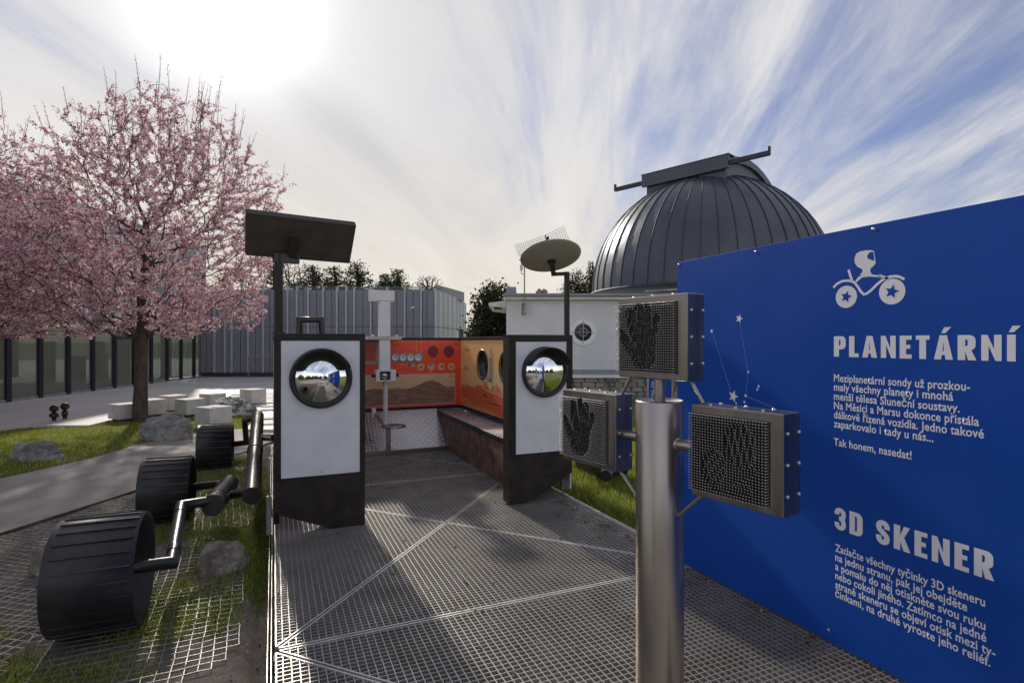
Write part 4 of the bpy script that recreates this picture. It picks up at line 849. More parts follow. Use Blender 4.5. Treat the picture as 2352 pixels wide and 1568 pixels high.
# ------------------------------------------------------------------ two bronze figures
def figure(px, py, lab, turned):
    c = atZ(px, py, 0); D_ = c.x*FX[0]+c.y*FX[1]; h = 38/1270*D_; t = thing('bronze_figure', lab, 'statue', (c.x, c.y, 0), 'small bronze figures on the plaza')
    r = Vector((RX[0], RX[1], 0)); f_ = Vector((FX[0], FX[1], 0)); b0 = Vector((c.x, c.y, 0))
    bm = MB(); bm.lathe([(.001, h*.56), (h*.10, h*.53), (h*.145, h*.42), (h*.165, h*.30), (h*.14, h*.18), (h*.08, h*.12), (.001, h*.11)], b0, (0, 0, 1), 20)
    for s_ in (-1, 1): bm.tube([b0+r*s_*h*.07+Vector((0, 0, h*.2)), b0+r*s_*h*.075], h*.05, 10)
    bm.build('body', M_['bronze'], t)
    hd = MB(); hd.lathe([(.001, h*.225*1.0)]+[(h*.235*math.cos(a), h*.215*math.sin(a)) for a in [R_(70-14*i) for i in range(11)]]+[(.001, -h*.215)], b0+Vector((0, 0, h*.76)), (0, 0, 1), 24)
    hd.build('head', M_['bronze'], t)
    for s_ in (-1, 1):
        k = .5 if turned else 1; MB().tube([b0+r*s_*h*.11+Vector((0, 0, h*.5)), b0+r*s_*h*.22*k+r*s_*.01+Vector((0, 0, h*.38)), b0+r*s_*h*.26*k+Vector((0, 0, h*.24))], [h*.05, h*.042, h*.036], 8).build('arm', M_['bronze'], t)
figure(124, 967, 'small big-headed bronze figure standing left with arms spread', False)
figure(149, 962, 'small big-headed bronze figure standing right of its twin', True)
# ------------------------------------------------------------------ grey clad building and glass wing
DB = 25.0
bld = thing('clad_building', 'low grey building with vertical metal cladding and glazed ground floor', 'building', (-3.5, 25, 0))
def fac(px, z, dep=0):      # a point on the facade plane (parallel to camera plane)
    a = (px-1176)/1270*DB; D_ = DB+dep; a = a; return Vector((FX[0]*D_+RX[0]*a, FX[1]*D_+RX[1]*a, z))
zT, zS, zB = 4.06, 2.27, .20
edges = []; x = 455.; rr = random.Random(5); k = 0
widths = [16, 9, 16, 5, 18, 14, 5, 16, 11, 5, 20]
while x < 997:
    w = rr.choice([13, 16, 17, 10, 19]); 
    edges.append((x, min(x+w, 997), 'p')); x += w
    if k % 2 == 1 or rr.random() < .25: 
        if x < 990: edges.append((x, x+5.5, 'f')); x += 5.5
    k += 1
for a, b_, t_ in edges:
    if b_-a < 2: continue
    if t_ == 'p':
        for z0, z1 in ((zB, zS-.012), (zS+.012, zT-.12)):
            m = MB(); p = fac(a+.65, z0); q = fac(b_-.65, z0); m.prism([p, q, Vector((q.x, q.y, z1)), Vector((p.x, p.y, z1))], Vector((FX[0], FX[1], 0))*.08); m.build('cladding_panel', M_['clad'], bld)
    else:
        m = MB(); p = fac(a+.6, zB, -.09); q = fac(b_-.6, zB, -.09); zt2 = zT+rr.uniform(-.02, .06); m.prism([p, q, Vector((q.x, q.y, zt2)), Vector((p.x, p.y, zt2))], Vector((FX[0], FX[1], 0))*.16); m.build('cladding_fin', M_['cladl'], bld)
# core, plinth, receding side
cA = fac(997, 0); side_end = atD(1069, 700, 32.5); sdv = Vector((side_end.x-cA.x, side_end.y-cA.y, 0)); SL = sdv.length; sdn = sdv.normalized()
pA, pB = fac(455, 0, .12), fac(996, 0, .12); pC = pB+sdn*(SL-.1); pD = pA+sdn*(SL-.1)
m = MB(); m.prism([Vector((p.x, p.y, 0.0)) for p in (pA, pB, pC, pD)], (0, 0, zT-.16)); m.build('core_wall', M_['plinth'], bld)
m = MB(); ge = fac(470, 0, -.0); m.prism([fac(455, .0, .05), fac(997, .0, .05), fac(997, zB-.02, .05), fac(455, zB-.02, .05)], Vector((FX[0], FX[1], 0))*.06); m.build('plinth', M_['plinth'], bld)
nside = Vector((sdn.y, -sdn.x, 0)); k = 0; d = 0.0
if nside.x < 0: nside = -nside
while d < SL-.05:
    w = rr.choice([.32, .4, .28, .36]); w = min(w, SL-d); zt2 = zT-.10-(.14 if d > SL*.72 else 0)-(.0)
    for z0, z1 in ((zB, zS-.012), (zS+.012, zt2)):
        if d > SL*.62 and d+w < SL*.9 and z1 < 2.5: continue
        p = cA+sdn*(d+.008)+nside*.0; q = cA+sdn*(d+w-.008); m = MB(); m.prism([Vector((p.x, p.y, z0)), Vector((q.x, q.y, z0)), Vector((q.x, q.y, z1)), Vector((p.x, p.y, z1))], nside*.05); m.build('cladding_panel', M_['cladside'] if k % 3 else M_['cladl'], bld)
    d += w; k += 1
p = cA+sdn*SL*.64+nside*.02; q = cA+sdn*SL*.70+nside*.02; m = MB(); m.prism([Vector((p.x, p.y, .1)), Vector((q.x, q.y, .1)), Vector((q.x, q.y, 2.2)), Vector((p.x, p.y, 2.2))], nside*.02); m.build('doorway', M_['whitepaint'], bld)
# glass parapet
m = MB(); m.prism([fac(640, zT-.14, -.02), fac(997, zT-.14, -.02), fac(997, zT+.03, -.02), fac(640, zT+.03, -.02)], Vector((FX[0], FX[1], 0))*.02); m.build('glass_parapet', M_['clear'], bld)
# roof structures
m = MB(); p = fac(1000, 3.85, 2.5); q = fac(1046, 3.85, 6.0); m.prism([fac(985, 3.85, 2.0), fac(1000, 3.85, 2.5), fac(1040, 3.85, 6), fac(1020, 3.85, 6)], (0, 0, .5)); m.build('roof_box', M_['fascia'], bld)
m = MB(); c = fac(880, 3.86, 6.0); m.lathe([(1.2, 0), (1.15, .30), (.95, .42), (.001, .46)], c, (0, 0, 1), 24); m.build('roof_light', M_['brownleaf'] if False else mat('moss_roof', (.03, .035, .012), .9, 0, (.06, .06, .025), 8), bld)
for px, py, d0 in ((953, 706, -.1),):
    c = fac(px, 1.6+78/1270*DB, -.16); m = MB(); m.tube([c, c+Vector((-FX[0]*.25-RX[0]*.1, -FX[1]*.25-RX[1]*.1, -.05))], .05, 10); m.build('security_camera', M_['whitepaint'], bld)
# handrail in front of the plinth
m = MB(); a = atZ(571, 868, 0); b_ = atZ(640, 866, 0)
m.tube([a, a+Vector((0, 0, .95)), b_+Vector((0, 0, .95)), b_], .02, 6); m.tube([a+Vector((0, 0, .5)), b_+Vector((0, 0, .5))], .015, 6); rl = m.build('handrail', M_['galvd']); tag(rl, 'thin metal handrail in front of the clad building', 'handrail')
# glass wing, running away on the left
wing = thing('glass_wing', 'long glazed hall with dark mullions behind the blossoming tree', 'building', (-5, 22, 0))
w0 = Vector((-8.6, 12.5, 0)); gA = Vector((*G(0, 925, 0), 0)); gB = Vector((*G(462, 865, 0), 0)); wd = (gB-gA).normalized(); w0 = gA-wd*7.5; w1 = gB+wd*.25; WL = (w1-w0).length; wn_ = Vector((wd.y, -wd.x, 0))
if wn_.x < 0: wn_ = -wn_
gz = 2.27; pitch = 1.05; nb_ = int(WL/pitch)
for i in range(nb_):
    a = w0+wd*(WL*i/nb_); b_ = w0+wd*(WL*(i+1)/nb_)
    MB().prism([a+wn_*.0+Vector((0, 0, 0.0)), a+wd*.16, a+wd*.16+Vector((0, 0, gz)), a+Vector((0, 0, gz))], wn_*.09).build('mullion', M_['mullion'], wing)
    ga = a+wd*.165; gb = b_-wd*.005; gm = M_['glass']
    MB().prism([ga+wn_*.03+Vector((0, 0, .08)), gb+wn_*.03+Vector((0, 0, .08)), gb+wn_*.03+Vector((0, 0, gz-.01)), ga+wn_*.03+Vector((0, 0, gz-.01))], wn_*.012).build('pane', gm, wing)
MB().prism([w0+wn_*.01, w1+wn_*.01, w1+wn_*.01+Vector((0, 0, .075)), w0+wn_*.01+Vector((0, 0, .075))], wn_*.06).build('sill', M_['fascia'], wing)
for i in range(40):
    a = w0+wd*(WL*i/40+.008); b_ = w0+wd*(WL*(i+1)/40-.008)
    MB().prism([a+Vector((0, 0, gz+.02)), b_+Vector((0, 0, gz+.02)), b_+Vector((0, 0, 5.9)), a+Vector((0, 0, 5.9))], wn_*.10).build('cladding_panel', M_['cladl'] if i % 4 == 2 else M_['clad'], wing)
rgi = random.Random(8)
for i in range(14):
    a = w0+wd*(WL*(i+.3+.5*rgi.random())/14)-wn_*rgi.uniform(.5, 3); h_ = rgi.choice([1.1, 2.2, 1.6]); MB().prism([a, a+wd*rgi.uniform(.3, 1.0), a+wd*.5-wn_*.4], (0, 0, h_)).build('inner_partition', rgi.choice([M_['plinth'], M_['whitepaint'], M_['rust']]), wing)
m = MB(); m.prism([w0-wn_*8, w1-wn_*8, w1-wn_*.1, w0-wn_*.1], (0, 0, .02)); m.build('inner_floor', M_['concrete'], wing)
m = MB(); m.prism([w0-wn_*.02+Vector((0, 0, gz+.01)), w1-wn_*.02+Vector((0, 0, gz+.01)), w1-wn_*8+Vector((0, 0, gz+.01)), w0-wn_*8+Vector((0, 0, gz+.01))], (0, 0, 5.85-gz)); m.build('upper_block', M_['plinth'], wing)
m = MB(); m.prism([w0-wn_*8, w1-wn_*8, w1-wn_*8+Vector((0, 0, gz)), w0-wn_*8+Vector((0, 0, gz))], -wn_*.2); m.build('inner_wall', M_['mortar'], wing)
# ------------------------------------------------------------------ observatory
obs = thing('observatory', 'white rendered observatory building with dark standing-seam dome', 'building', (9, 14, 0))
DW = 15.0
def ob(px, z, dep=0):
    a = (px-1176)/1270*DW; D_ = DW+dep; return Vector((FX[0]*D_+RX[0]*a, FX[1]*D_+RX[1]*a, z))
FV = Vector((FX[0], FX[1], 0)); RV = Vector((RX[0], RX[1], 0))
wc = ob(1339, 1.6+21/1270*DW); 
def ocirc(c, r, n=40, dep=0): return [c+FV*dep+RV*(r*math.cos(2*math.pi*i/n))+Vector((0, 0, r*math.sin(2*math.pi*i/n))) for i in range(n)]
m = MB(); m.prism([ob(1163, .70), ob(1900, .70), ob(1900, 2.72), ob(1163, 2.72)], FV*.3, [ocirc(wc, .255)]); m.build('wall', M_['plaster'], obs)
m = MB(); m.prism([ob(1163, .70, .3), ob(1163, .70, 7), ob(1163, 2.72, 7), ob(1163, 2.72, .3)], RV*.2); m.build('wall', M_['plaster'], obs)
m = MB(); m.prism(ocirc(wc, .35, 48, -.03), FV*.0295, [ocirc(wc, .235, 48, -.03)]); wr = m.build('round_window', flat('ring_white', (.85, .85, .85)), obs)
m = MB(); m.prism(ocirc(wc, .254, 40, .10), FV*.02); m.build('pane', flat('window_dark', (.012, .018, .022), .1), wr)
m = MB(); k = wc-FV*.05; m.tube([k-RV*.31, k+RV*.31], .010, 8); m.tube([k-Vector((0, 0, .31)), k+Vector((0, 0, .31))], .010, 8); m.tube([k+RV*(.11*math.cos(R_(15*i)))+Vector((0, 0, .11*math.sin(R_(15*i)))) for i in range(25)], .009, 6, cap=False); m.build('window_cross', M_['galv'], wr)
m = MB(); m.prism([ob(1163, .62, -.10), ob(1900, .62, -.10), ob(1900, .70, -.06), ob(1163, .70, -.06)], FV*.3); m.build('ledge', M_['rooftrim'], obs)
m = MB(); m.prism([ob(1163, .702, -.035), ob(1900, .702, -.035), ob(1900, .84, -.02), ob(1163, .84, -.02)], FV*.03); m.build('ledge_flashing', M_['fascia'], obs)
# stone base: individual stones
m = MB(); m.prism([ob(1163, -.1, .02), ob(1900, -.1, .02), ob(1900, .62, .02), ob(1163, .62, .02)], FV*.25); m.build('stone_base', M_['mortar'], obs)
rs2 = random.Random(3); zrow = .60
while zrow > -.05:
    hh = rs2.uniform(.10, .16); px = 1300-rs2.uniform(0, 10)
    while px < 1575:
        wpx = rs2.uniform(14, 34); p = ob(px, 0); q = ob(px+wpx-1.6, 0); zc0 = zrow-hh+.012; zc1 = zrow; jt = lambda s: rs2.uniform(-s, s)
        pts = [ob(px+jt(1)+2, zc0+jt(.02), -.015), ob(px+wpx*.5, zc0+jt(.012)-.002, -.015), ob(px+wpx-2+jt(1), zc0+jt(.01), -.015), ob(px+wpx-1.6+jt(.6), (zc0+zc1)/2, -.015), ob(px+wpx-4+jt(2), zc1+jt(.015), -.015), ob(px+wpx*.5, zc1+jt(.01), -.015), ob(px+2.4+jt(1), zc1+jt(.012), -.015), ob(px+1, (zc0+zc1)/2, -.015)]
        m = MB(); m.prism([v-FV*.0 for v in pts], FV*.05); m.build('wall_stone', M_['wallstone'], obs, bevel=.008); px += wpx
    zrow -= hh
# roof edge
m = MB(); m.prism([ob(1160, 2.724, -.22), ob(1900, 2.724, -.22), ob(1900, 2.80, -.22), ob(1160, 2.80, -.22)], FV*6.5); m.build('eaves', M_['rooftrim'], obs)
m = MB(); m.tube([ob(1157, 2.83, -.26), ob(1900, 2.83, -.26)], .035, 10); m.prism([ob(1156, 2.80, -.24), ob(1900, 2.80, -.24), ob(1900, 2.885, -.24), ob(1156, 2.885, -.24)], FV*6.6); m.build('roof_fascia', M_['fascia'], obs)
m = MB(); m.prism([ob(1122, 2.58, .15), ob(1162, 2.52, .15), ob(1162, 2.72, .15), ob(1122, 2.66, .15)], FV*3.0); cn = m.build('canopy', M_['rooftrim'], obs)
m = MB(); m.prism([ob(1134, 2.50, .3), ob(1152, 2.50, .3), ob(1152, 2.545, .3), ob(1134, 2.545, .3)], FV*.3); m.build('canopy_light', M_['plinth'], cn)
vb = [ob(1163, 2.886, 1.2), ob(1188, 2.886, 1.2), ob(1186, 3.20, 1.2), ob(1161, 3.20, 1.2)]
m = MB(); m.prism(vb, FV*.5); tag(m.build('roof_vent', M_['fascia']), 'flared grey metal roof vent at the left end of the white building', 'vent')
for px, lab in ((1240, 'brown lump of roof debris on the flat roof, left of two'), (1253, 'brown lump of roof debris on the flat roof, right of two')):
    bm = bmesh.new(); bmesh.ops.create_icosphere(bm, subdivisions=2, radius=.09)
    for v in bm.verts: v.co *= 1+.5*noise.noise(v.co*14+Vector((px, 0, 0)))
    me = bpy.data.meshes.new('debris'); bm.to_mesh(me); bm.free(); me.materials.append(M_['stone2']); o = bpy.data.objects.new('debris', me); COL.objects.link(o); o.location = ob(px, 2.98, .5); tag(o, lab, 'debris')
# drum and dome
dcx = atD(1622, 784, 20.2); DC = Vector((dcx.x, dcx.y, 0)); RD = 4.12; zR = 3.40
m = MB(); m.lathe([(RD-.28, 2.0), (RD-.28, zR-.08), (RD-.1, zR-.08)], DC, (0, 0, 1), 72); m.build('drum', mat('drum_plaster', (.34, .33, .30), .8, 0, (.42, .41, .38), 3), obs)
m = MB(); m.lathe([(RD+.02, zR-.10), (RD+.06, zR-.07), (RD+.06, zR-.01), (RD-.05, zR)], DC, (0, 0, 1), 96); m.build('dome_rim', M_['domed'], obs)
ns = 48; strips = []; prof_n = 14; zs = 1.0
for i in range(ns):
    a0 = 2*math.pi*i/ns; a1_ = 2*math.pi*(i+1)/ns; vs_ = []; jit = random.uniform(-.012, .012)
    for j in range(prof_n+1):
        e = R_(86)*j/prof_n
        for aa, kk in ((a0, 0), ((a0+a1_)/2, .004+jit), (a1_, 0)): vs_.append(DC+Vector((math.cos(aa)*math.cos(e)*(RD+kk), math.sin(aa)*math.cos(e)*(RD+kk), zR+math.sin(e)*(RD*zs+kk))))
    fs = []
    for j in range(prof_n):
        for k in range(2): fs.append((j*3+k, j*3+k+1, j*3+k+4, j*3+k+3))
    mm = MB(); mm.add(vs_, fs, True); mm.build('dome_strip', M_['dome'], obs)
    m = MB(); pts = [DC+Vector((math.cos(a0)*math.cos(R_(86)*j/prof_n)*(RD+.015), math.sin(a0)*math.cos(R_(86)*j/prof_n)*(RD+.015), zR+math.sin(R_(86)*j/prof_n)*(RD+.015))) for j in range(prof_n+1)]
    m.tube(pts, .015, 5, cap=False); m.build('standing_seam', M_['domed'], obs)
# shutter: two-part arch, rails across
ra_ = Vector((RV.x*.69-FV.x*.72, RV.y*.69-FV.y*.72, 0)).normalized()       # along the rails
sl = Vector((RV.x*.72+FV.x*.69, RV.y*.72+FV.y*.69, 0)).normalized()         # down the slit, away from the viewer
if True:
    Wd = 1.62; z0 = zR
    def arch(r0, r1, e0, e1, w, name, matn, n=14):
        m = MB(); vs_ = []
        for j in range(n+1):
            e = R_(e0+(e1-e0)*j/n)
            for s_ in (-1, 1):
                for r in (r0, r1): vs_.append(DC+ra_*(w*s_)+sl*(math.cos(e)*r)+Vector((0, 0, z0+math.sin(e)*r)))
        fs = [(0, 1, 3, 2), (n*4, n*4+2, n*4+3, n*4+1)]
        for j in range(n):
            o = j*4; fs += [(o, o+4, o+5, o+1), (o+2, o+3, o+7, o+6), (o+1, o+5, o+7, o+3), (o, o+2, o+6, o+4)]
        m.add(vs_, fs); return m.build(name, matn, obs)
    arch(RD-.25, RD+.16, 112, 8, 1.46, 'slit_curb', M_['dome'])
    arch(RD+.12, RD+.34, 110, 8, 1.56, 'shutter', M_['dome'])
    fr = DC-sl*1.60
    P3 = lambda u, o, z: fr+ra_*u-sl*o+Vector((0, 0, z))
    m = MB(); m.bar(P3(-1.62, .06, 7.43), P3(1.62, .06, 7.43), .12, .42); m.build('shutter_front', M_['dome'], obs)
    m = MB(); m.bar(P3(-1.64, -.10, 7.66), P3(1.64, -.10, 7.66), .46, .035); m.bar(P3(-.3, -.4, 7.70), P3(1.0, -.4, 7.70), .5, .05); m.build('shutter_cap', M_['domed'], obs)
    m = MB(); m.bar(P3(-1.5, -.06, 6.95), P3(1.46, -.06, 6.95), .06, .56); m.build('slit_front', M_['dome'], obs)
    m = MB(); m.bar(P3(-2.87, .0, 7.40), P3(2.87, .0, 7.40), .12, .14)
    for e_ in (-2.87, 2.87): m.bar(P3(e_, 0, 7.34), P3(e_, 0, 7.60), .10, .05, ra_)
    m.build('shutter_rail', M_['domed'], obs)
m = MB(); pts = [DC+Vector((math.cos(a), math.sin(a), 0))*(RD+.02)+Vector((0, 0, zR-.24)) for a in [math.atan2(-FV.y, -FV.x)+R_(q) for q in range(-45, 20, 5)]]; m.tube(pts, .035, 8); m.build('drum_pipe', M_['galv'], obs)
# grid antenna with mast on the roof edge
ant = thing('grid_antenna', 'small wire-grid antenna and weather sensor on a thin mast by the roof edge', 'antenna', tuple(ob(1204, 2.3, -.3)))
ma = ob(1204, 2.45, -.3); mt_ = Vector((ma.x, ma.y, 1.6+184/1270*14.7))
MB().tube([ma, mt_], .018, 8).build('mast', M_['galvd'], ant); MB().box((ma.x-.03, ma.y-.03, 2.3), (ma.x+.03, ma.y+.12, 2.62)).build('wall_bracket', M_['galvd'], ant)
q4 = [atD(1182, 562.4, 14.9), atD(1295.5, 518.2, 15.3), atD(1320, 561.4, 14.8), atD(1201.5, 590, 14.4)]
m = MB(); nu, nv = 24, 13
def gpt(u, v):
    a = q4[0].lerp(q4[1], u); b_ = q4[3].lerp(q4[2], u); p = a.lerp(b_, v); return p-Vector((0, 0, .22*4*v*(1-v)*.5+.2*4*u*(1-u)*.3))
for i in range(nu+1): m.tube([gpt(i/nu, v/6) for v in range(7)], .0042, 4, cap=False)
for j in range(nv+1): m.tube([gpt(u/8, j/nv) for u in range(9)], .0042, 4, cap=False)
m.build('wire_grid', M_['galvd'], ant); MB().tube([atD(1259, 566, 14.7), atD(1253, 541, 14.9)], .02, 8).build('feed_horn', M_['black'], ant)
m = MB(); wsn = mt_+Vector((-.09, 0, .0)); m.tube([mt_+Vector((0, 0, -.35)), mt_+Vector((-.09, 0, -.33)), wsn+Vector((0, 0, .02))], .012, 6); m.lathe([(.04, -.25), (.04, -.1)], wsn, (0, 0, 1), 10); m.build('weather_sensor', M_['whitepaint'], ant)
for s_ in (-1, 1): MB().lathe([(.001, -.02), (.02, 0), (.001, .02)], wsn+Vector((s_*.05, 0, .03)), (0, 0, 1), 8).build('sensor_cup', M_['black'], ant)
# small information board
sb = thing('small_info_board', 'small blue information board with white text on the lawn, behind the steel post', 'sign', (5.75, 7.32, 0))
a = Vector((5.60, 7.385, 0)); b_ = Vector((5.96, 7.235, 0)); MB().prism([a+Vector((0, 0, .45)), b_+Vector((0, 0, .45)), b_+Vector((0, 0, .99)), a+Vector((0, 0, .99))], Vector((.01, .02, 0))).build('board', M_['blue'], sb)
for q in (a, b_): MB().tube([Vector((q.x, q.y, -.05)), Vector((q.x, q.y, 1.0))], .012, 8).build('leg', M_['galv'], sb)
dsb = (b_-a).normalized(); nsb = Vector((-dsb.y, dsb.x, 0)); nsb = -nsb if nsb.y > 0 else nsb
m = MB()
for k in range(13):
    z = .93-k*.035
    if k in (3, 9): continue
    m.prism([a+dsb*.05+Vector((0, 0, z)), a+dsb*(.2+.12*random.random())+Vector((0, 0, z)), a+dsb*(.26)+Vector((0, 0, z+.01)), a+dsb*.05+Vector((0, 0, z+.01))], nsb*.003)
m.build('text_block', M_['print'], sb, kind='stuff')

# ------------------------------------------------------------------ trees
def leaf_mesh(name, centers, size, matn, parent, n_per, spread, kind='stuff', elong=1.0, rg=None):
    rg = rg or rng; C_ = np.repeat(np.asarray(centers, float), n_per, 0); n = len(C_); C_ = C_+rg.normal(0, spread, (n, 3))
    a = rg.normal(0, 1, (n, 3)); a /= np.linalg.norm(a, axis=1)[:, None]; b = rg.normal(0, 1, (n, 3)); b -= a*(a*b).sum(1)[:, None]; b /= np.linalg.norm(b, axis=1)[:, None]
    s = size*rg.uniform(.6, 1.3, (n, 1)); V = np.stack([C_-a*s*elong, C_-b*s*.75, C_+a*s*elong, C_+b*s*.75], 1).reshape(-1, 3)
    off = np.array(base_of(parent)); V -= off; me = bpy.data.meshes.new(name); me.vertices.add(4*n); me.vertices.foreach_set('co', V.astype(np.float32).ravel())
    me.loops.add(4*n); me.loops.foreach_set('vertex_index', np.arange(4*n, dtype=np.int32)); me.polygons.add(n); me.polygons.foreach_set('loop_start', np.arange(n, dtype=np.int32)*4)
    me.materials.append(matn); me.update(calc_edges=True); me.validate(); o = bpy.data.objects.new(name, me); COL.objects.link(o)
    if parent: o.parent = parent; BASE[o.name] = base_of(parent)
    if kind: o['kind'] = kind
    return o
def grow(base, fork, pts, bias=.35, tip_r=.004, rexp=2.4, extra=()):
    """connect crown points to a growing tree; returns nodes, parents, radii"""
    nodes = [np.array(base), np.array(fork)*.5+np.array(base)*.5, np.array(fork)]; par = [-1, 0, 1]
    f = np.array(fork); pts = np.asarray(pts); order = np.argsort(np.linalg.norm(pts-f, axis=1)); 
    P_ = np.zeros((len(pts)+3+len(extra), 3)); P_[:3] = nodes; pl = np.zeros(len(pts)+3+len(extra)); pl[:3] = (50, 50, 0); n = 3
    for e_ in extra: P_[n] = e_; par.append(n-1); pl[n] = .35*(n-2); n += 1
    for i in order:
        p = pts[i]; d = np.linalg.norm(P_[:n]-p, axis=1); cost = d+bias*pl[:n]+.25*np.maximum(0, P_[:n, 2]-p[2]); j = int(np.argmin(cost)); P_[n] = p; pl[n] = pl[j]+d[j]; par.append(j); n += 1
    par = np.array(par); r = np.zeros(n)
    for i in range(n-1, 0, -1):
        if r[i] == 0: r[i] = tip_r**rexp
        r[par[i]] += r[i]
    r = np.maximum(r, tip_r**rexp)**(1/rexp); return P_[:n], par, r
def tree_mesh(P_, par, r, name, matn, parent, rmin=0, rmax=9, k=5, curve=True):
    m = MB()
    for i in range(1, len(P_)):
        if not (rmin <= r[i] < rmax): continue
        j = par[i]; a = Vector(P_[j]); b_ = Vector(P_[i]); rj = min(r[j], r[i]*1.5) if j > 1 else r[j]
        L_ = (b_-a).length; w = Vector((random.uniform(-1, 1), random.uniform(-1, 1), random.uniform(-1, 1)))*L_*(.09 if i > 6 else .012); sidesn = 10 if r[i] > .05 else (6 if r[i] > .02 else 3)
        m.tube([a, (a+b_)/2+w, b_] if curve else [a, b_], [rj, (rj+r[i])/2, r[i]] if curve else [rj, r[i]], sidesn, cap=False)
    return m.build(name, matn, parent) if m.v else None
def crown_points(n, c, prof, rg, shell=.0, mn=None):
    """prof: list of (z, radius)"""
    zs_ = np.array([p[0] for p in prof]); rs = np.array([p[1] for p in prof]); out_ = []
    while len(out_) < n:
        z = rg.uniform(zs_[0], zs_[-1]); R0 = np.interp(z, zs_, rs); 
        if rg.random() > (R0/rs.max())**2: continue
        a = rg.uniform(0, 2*np.pi); lump = 1+.10*math.sin(3*a+z*1.3)+.08*math.sin(5*a-z*2.1); q = rg.random()**.42*R0*lump
        out_.append((c[0]+q*math.cos(a), c[1]+q*math.sin(a), z))
    return np.array(out_)
_c = atD(322, 784, 11.25); cb_ = Vector((_c.x, _c.y, -.03))
cherry = thing('blossom_tree', 'pink blossoming plum tree with dark trunk rising behind the grey boulder', 'tree', tuple(cb_), 'blossoming trees')
rgc = np.random.default_rng(11)
prof = [(1.72, 1.3), (2.0, 2.25), (2.6, 2.6), (3.4, 2.7), (4.2, 2.65), (4.9, 2.4), (5.6, 1.95), (6.1, 1.4), (6.5, .8), (6.8, .3)]
prof = prof[:-3]+[(6.25, 1.5), (6.8, .95), (7.1, .35)]
cp = crown_points(3100, (cb_.x, cb_.y), prof, rgc); cp[:, 0] += .55*np.clip((cp[:, 2]-3.2)/3.5, 0, 1)-.12*np.clip((3.5-cp[:, 2])/2, 0, 1)
P_, par, r_ = grow((cb_.x, cb_.y, -.1), (cb_.x+.03, cb_.y, 1.72), cp, .45, .0040, 2.3, [(cb_.x+.05, cb_.y+.02, 2.2), (cb_.x+.04, cb_.y, 2.75), (cb_.x+.12, cb_.y+.05, 3.3), (cb_.x+.10, cb_.y, 3.9)])
r_ = np.minimum(r_, .085); r_[:7] = (.150, .118, .112, .105, .095, .082, .070)
tree_mesh(P_, par, r_, 'trunk', M_['bark'], cherry, .045, 9); tree_mesh(P_, par, r_, 'branches', M_['bark'], cherry, 0, .045)
# upright shoots on top
sh = []; shm = MB()
tops = [i for i in range(3, len(P_)) if P_[i][2] > 4.6 and np.hypot(P_[i][0]-cb_.x, P_[i][1]-cb_.y) > .75*np.interp(P_[i][2], [p[0] for p in prof], [p[1] for p in prof])]
rgc.shuffle(tops)
for i in tops[:120]:
    p = P_[i]; out_d = np.array([p[0]-cb_.x, p[1]-cb_.y, 0])/3; L_ = rgc.uniform(.25, .75)*(1.15 if p[2] > 6.2 else .7); d = out_d*rgc.uniform(.1, .55)+np.array([rgc.normal(0, .1), rgc.normal(0, .1), 1.]); d /= np.linalg.norm(d)
    pts = [p+d*L_*t+np.array([0, 0, .06*t*t]) for t in (0, .5, 1)]; shm.tube(pts, [.006, .004, .002], 3, cap=False)
    for t in np.arange(.0, 1.02, .035/L_): sh.append(p+d*L_*t+np.array([0, 0, .06*t*t]))
shm.build('shoots', M_['bark'], cherry, kind='stuff')
cen = []; 
for i in range(3, len(P_)):
    if r_[i] > .02: continue
    a = P_[par[i]]; b_ = P_[i]; L_ = np.linalg.norm(b_-a); nn_ = max(1, int(L_/.026)); dn_ = .92 if b_[2] > 5.2 else .97
    if noise.noise(Vector(b_)*1.25) < -.15 and rgc.random() < .85: continue
    for t in rgc.random(nn_):
        if rgc.random() < dn_: cen.append(a+(b_-a)*t)
    if noise.noise(Vector(b_)*1.25) < -.15: continue
    # side twig
    if rgc.random() < .85:
        d = rgc.normal(0, 1, 3); d[2] = abs(d[2])*.6; d /= np.linalg.norm(d); Lt = rgc.uniform(.12, .34)
        for t in np.arange(0, 1, .035/Lt): cen.append(b_+d*Lt*t)
print('clusters', len(cen))
leaf_mesh('blossom', cen, .0205, M_['blossom'], cherry, 4, .022, rg=rgc)
leaf_mesh('shoot_blossom', sh, .014, M_['blossom'], cherry, 2, .010, rg=rgc)
def place_tree(px, py_base, D_, label, rz, sc):
    p = atD(px, 784, D_); c = cherry.copy(); COL.objects.link(c); c.location = (p.x, p.y, -.03); c.rotation_euler = (0, 0, rz); c.scale = (sc, sc, sc*.93); c['label'] = label
    for ch in list(cherry.children): q = ch.copy(); COL.objects.link(q); q.parent = c
place_tree(-150, 0, 10.2, 'pink blossoming tree cut off by the left edge of the view', 2.4, 1.0)
cherry.scale = (1, 1, .965)
